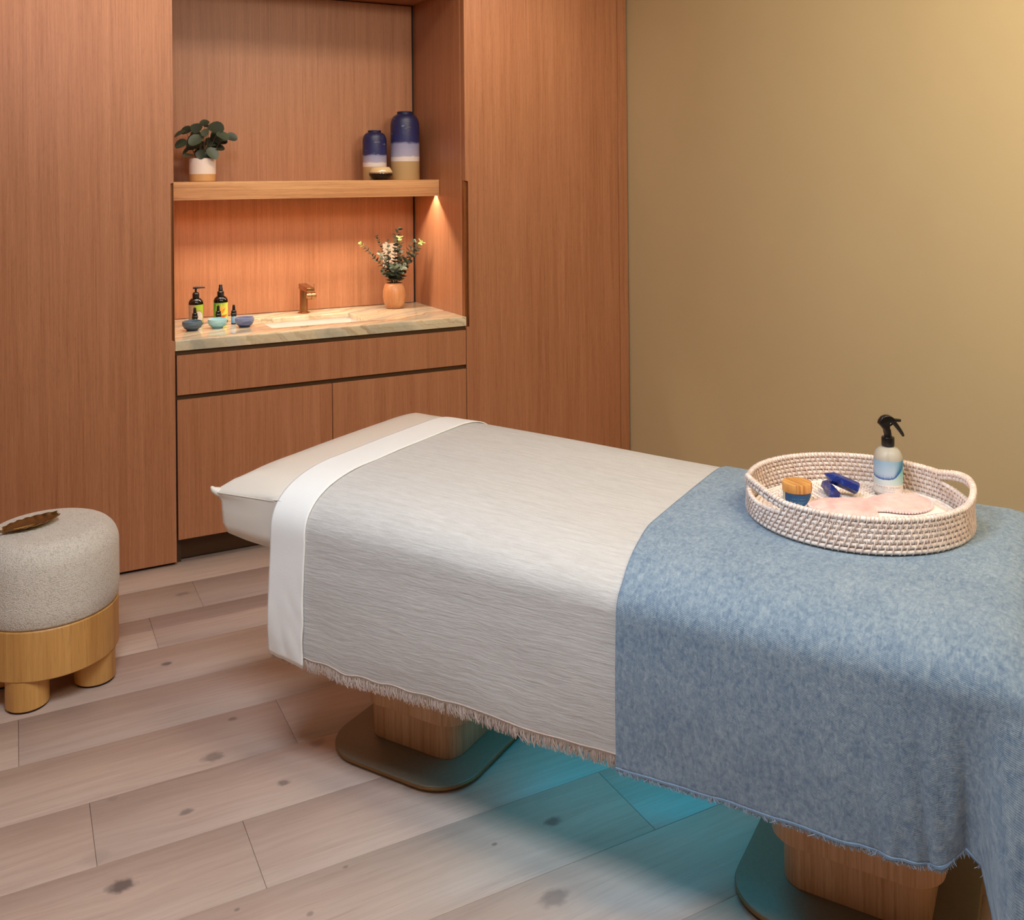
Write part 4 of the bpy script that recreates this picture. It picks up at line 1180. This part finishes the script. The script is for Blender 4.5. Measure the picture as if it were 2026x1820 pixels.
# ------------------------------------------------------------------ shelf things
ZS = 1.4932
def pot_plant():
    x, y = .731, 4.312
    o = thing('potted_plant', 'small round-leaved green plant in a white and tan pot on shelf', 'plant', (x, y, ZS))
    MB().lathe([(0, .0003), (.052, .0003), (.0545, .003), (.0558, .0325), (0, .0325)], 48).build('pot_base', plain('tan_clay', srgb(212, 160, 102), .6, 0, .05), o, ang=35)
    MB().lathe([(0, .0325), (.0560, .0325), (.0565, .100), (.0555, .1012), (.0525, .100), (.052, .07), (0, .07)], 48).build('pot', plain('white_glaze', srgb(238, 220, 208), .4), o, ang=35)
    MB().lathe([(0, .085), (.052, .085), (.05, .09), (0, .093)], 32).build('soil', plain('dark_soil', srgb(38, 26, 20), .9, 0, .3, 200, .5), o)
    k = 4.47/F
    lm = leafmesh(plain('round_leaf', srgb(48, 55, 40), .5, 0, .2, 40)); lm2 = leafmesh(plain('round_leaf_light', srgb(68, 77, 58), .5, 0, .18, 40))
    items = [(425,405,60,.3,0),(310,520,62,0,1),(265,560,58,-.04,2),(450,495,66,-.03,1),(655,490,82,.0,1),(570,550,48,-.06,1),(750,590,66,-.03,2),(832,600,58,.0,1),(262,678,64,-.02,1),
             (465,640,72,-.07,1),(690,640,62,.03,1),(540,470,55,.05,0),(385,705,66,.0,1),(645,790,66,-.05,2),(380,818,64,-.06,0),(705,745,44,-.02,0),(515,800,52,-.06,1),(600,660,64,.04,1),(350,600,60,.05,1),(430,760,58,.04,1),(560,720,52,.05,1),(330,760,48,-.03,2),(620,600,55,.05,1),(500,430,50,.03,1),(590,760,50,.0,1),(470,560,50,.05,1),(410,600,52,.07,1),(610,560,54,.07,1),(300,660,50,.06,1),(660,720,50,.05,1),(450,680,52,.06,1),(540,640,54,.07,1),(370,540,50,.06,1),(500,700,50,.05,2),(580,820,44,-.04,2)]
    rp = random.Random(4)
    for zx, zy, r, dep, mode in items:
        dep = dep*.8
        dx = (320+zx/6.33-398)*k; dz = .1+(314-(180+zy/6.33))*k
        c = Vector((RX.x*dx+Fw.x*dep, RX.y*dx+Fw.y*dep, dz)); rad = r/6.33*k*1.18
        root = Vector((c.x*.25, c.y*.25, .088))
        out = (c-Vector((0, 0, .11))).normalized()
        if mode == 0: nrm = Vector((0, 0, 1))-Fw*.25+RX*.15
        elif mode == 1: nrm = -Fw+out*.35+Vector((rp.uniform(-.3, .3), 0, .5))
        else: nrm = -Fw*.5+out*.7+Vector((0, 0, .4))
        d_ = (Vector((out.x, out.y, -.25))+RX*rp.uniform(-.3, .3)); nn = nrm.normalized(); d_ = (d_-nn*d_.dot(nn)).normalized()
        b0 = c-d_*rad
        leaf(o, b0, d_, nrm, rad*2, lm if rp.random() < .6 else lm2)
        MB().tube([root, (root+b0)/2+Vector((0, 0, .012)), b0], [.0013, .0011, .0009], 4).build('stem', M_stem, o)
pot_plant()
def glaze(name, h, zb, zw, zm, streak):
    """vase glaze: tan clay, white band, blue wash, navy top with pale brush strokes"""
    t = NT(name); v = t.obj(); sp = t.n('ShaderNodeSeparateXYZ'); t.l(v, sp.inputs[0]); z = sp.outputs[2]
    n = t.noise(v, 26, 4, .6); n2 = t.noise(t.mapv(v, (22, 22, 150)), 1, 4, .55, .4)
    zn = t.math('ADD', z, t.math('MULTIPLY', t.math('SUBTRACT', n, .5), .018))
    f = t.math('DIVIDE', zn, h)
    col = t.ramp(f, [(zw, srgb(236, 222, 216)), (zw+.02, srgb(176, 172, 196)), (zm-.02, srgb(150, 150, 182)), (zm+.015, srgb(46, 48, 98)), (1, srgb(30, 30, 62))])
    stroke = t.ramp(n2, [(.64, (0, 0, 0, 1)), (.72, (1, 1, 1, 1))])
    col = t.mix(t.math('MULTIPLY', stroke, streak), col, srgb(190, 186, 204))
    clay = t.ramp(t.math('DIVIDE', z, h), [(zb-.002, (0, 0, 0, 1)), (zb+.002, (1, 1, 1, 1))])
    t.base(t.mix(clay, srgb(196, 164, 116), col)); t.set(Roughness=.42); return t.m
def vase(name, x, y, r, h, nr, label, m):
    o = thing(name, label, 'vase', (x, y, ZS), 0, 'navy glazed vases on the shelf')
    sh_ = .065*h/.33
    pr = [(0, .0003), (r-.002, .0003), (r, .003), (r, h*.78)]
    for k in range(1, 11):
        q = PI/2*k/10; pr.append((r-(r-nr)*(1-math.cos(q)), h*.78+(h*.955-h*.78)*math.sin(q)))
    pr += [(nr, h*.965), (nr+.001, h*.995), (nr-.003, h), (nr-.006, h*.98), (nr-.006, h*.9), (0, h*.88)]
    MB().lathe(pr, 56).build('body', m, o, ang=50)
    return o
vase('glazed_vase', 1.5425, 4.375, .0572, .2395, .031, 'smaller navy and white bottle vase on the shelf', glaze('vase_glaze_small', .2395, .265, .34, .50, .8))
vase('glazed_vase', 1.690, 4.352, .0702, .332, .037, 'taller navy and white bottle vase at the right of the shelf', glaze('vase_glaze_tall', .332, .268, .325, .535, .45))
def votive():
    o = thing('votive_bowl', 'small rounded cream and black bowl in front of the two vases', 'bowl', (1.533, 4.262, ZS))
    t = NT('two_tone_glaze'); v = t.obj(); sp = t.n('ShaderNodeSeparateXYZ'); t.l(v, sp.inputs[0])
    zz = t.math('ADD', sp.outputs[2], t.math('MULTIPLY', t.math('SUBTRACT', t.noise(v, 40, 2), .5), .004))
    t.base(t.ramp(t.math('MULTIPLY', zz, 16), [(.46, srgb(24, 12, 12)), (.54, srgb(150, 116, 96)), (.62, srgb(222, 190, 140))])); t.set(Roughness=.12)
    MB().lathe([(0, .0003), (.032, .0003), (.033, .003), (.046, .010), (.0555, .022), (.0565, .029), (.053, .041), (.045, .055), (.040, .0605), (.037, .061), (.036, .058), (.04, .04), (.03, .015), (0, .01)], 48).build('body', t.m, o, ang=60)
votive()
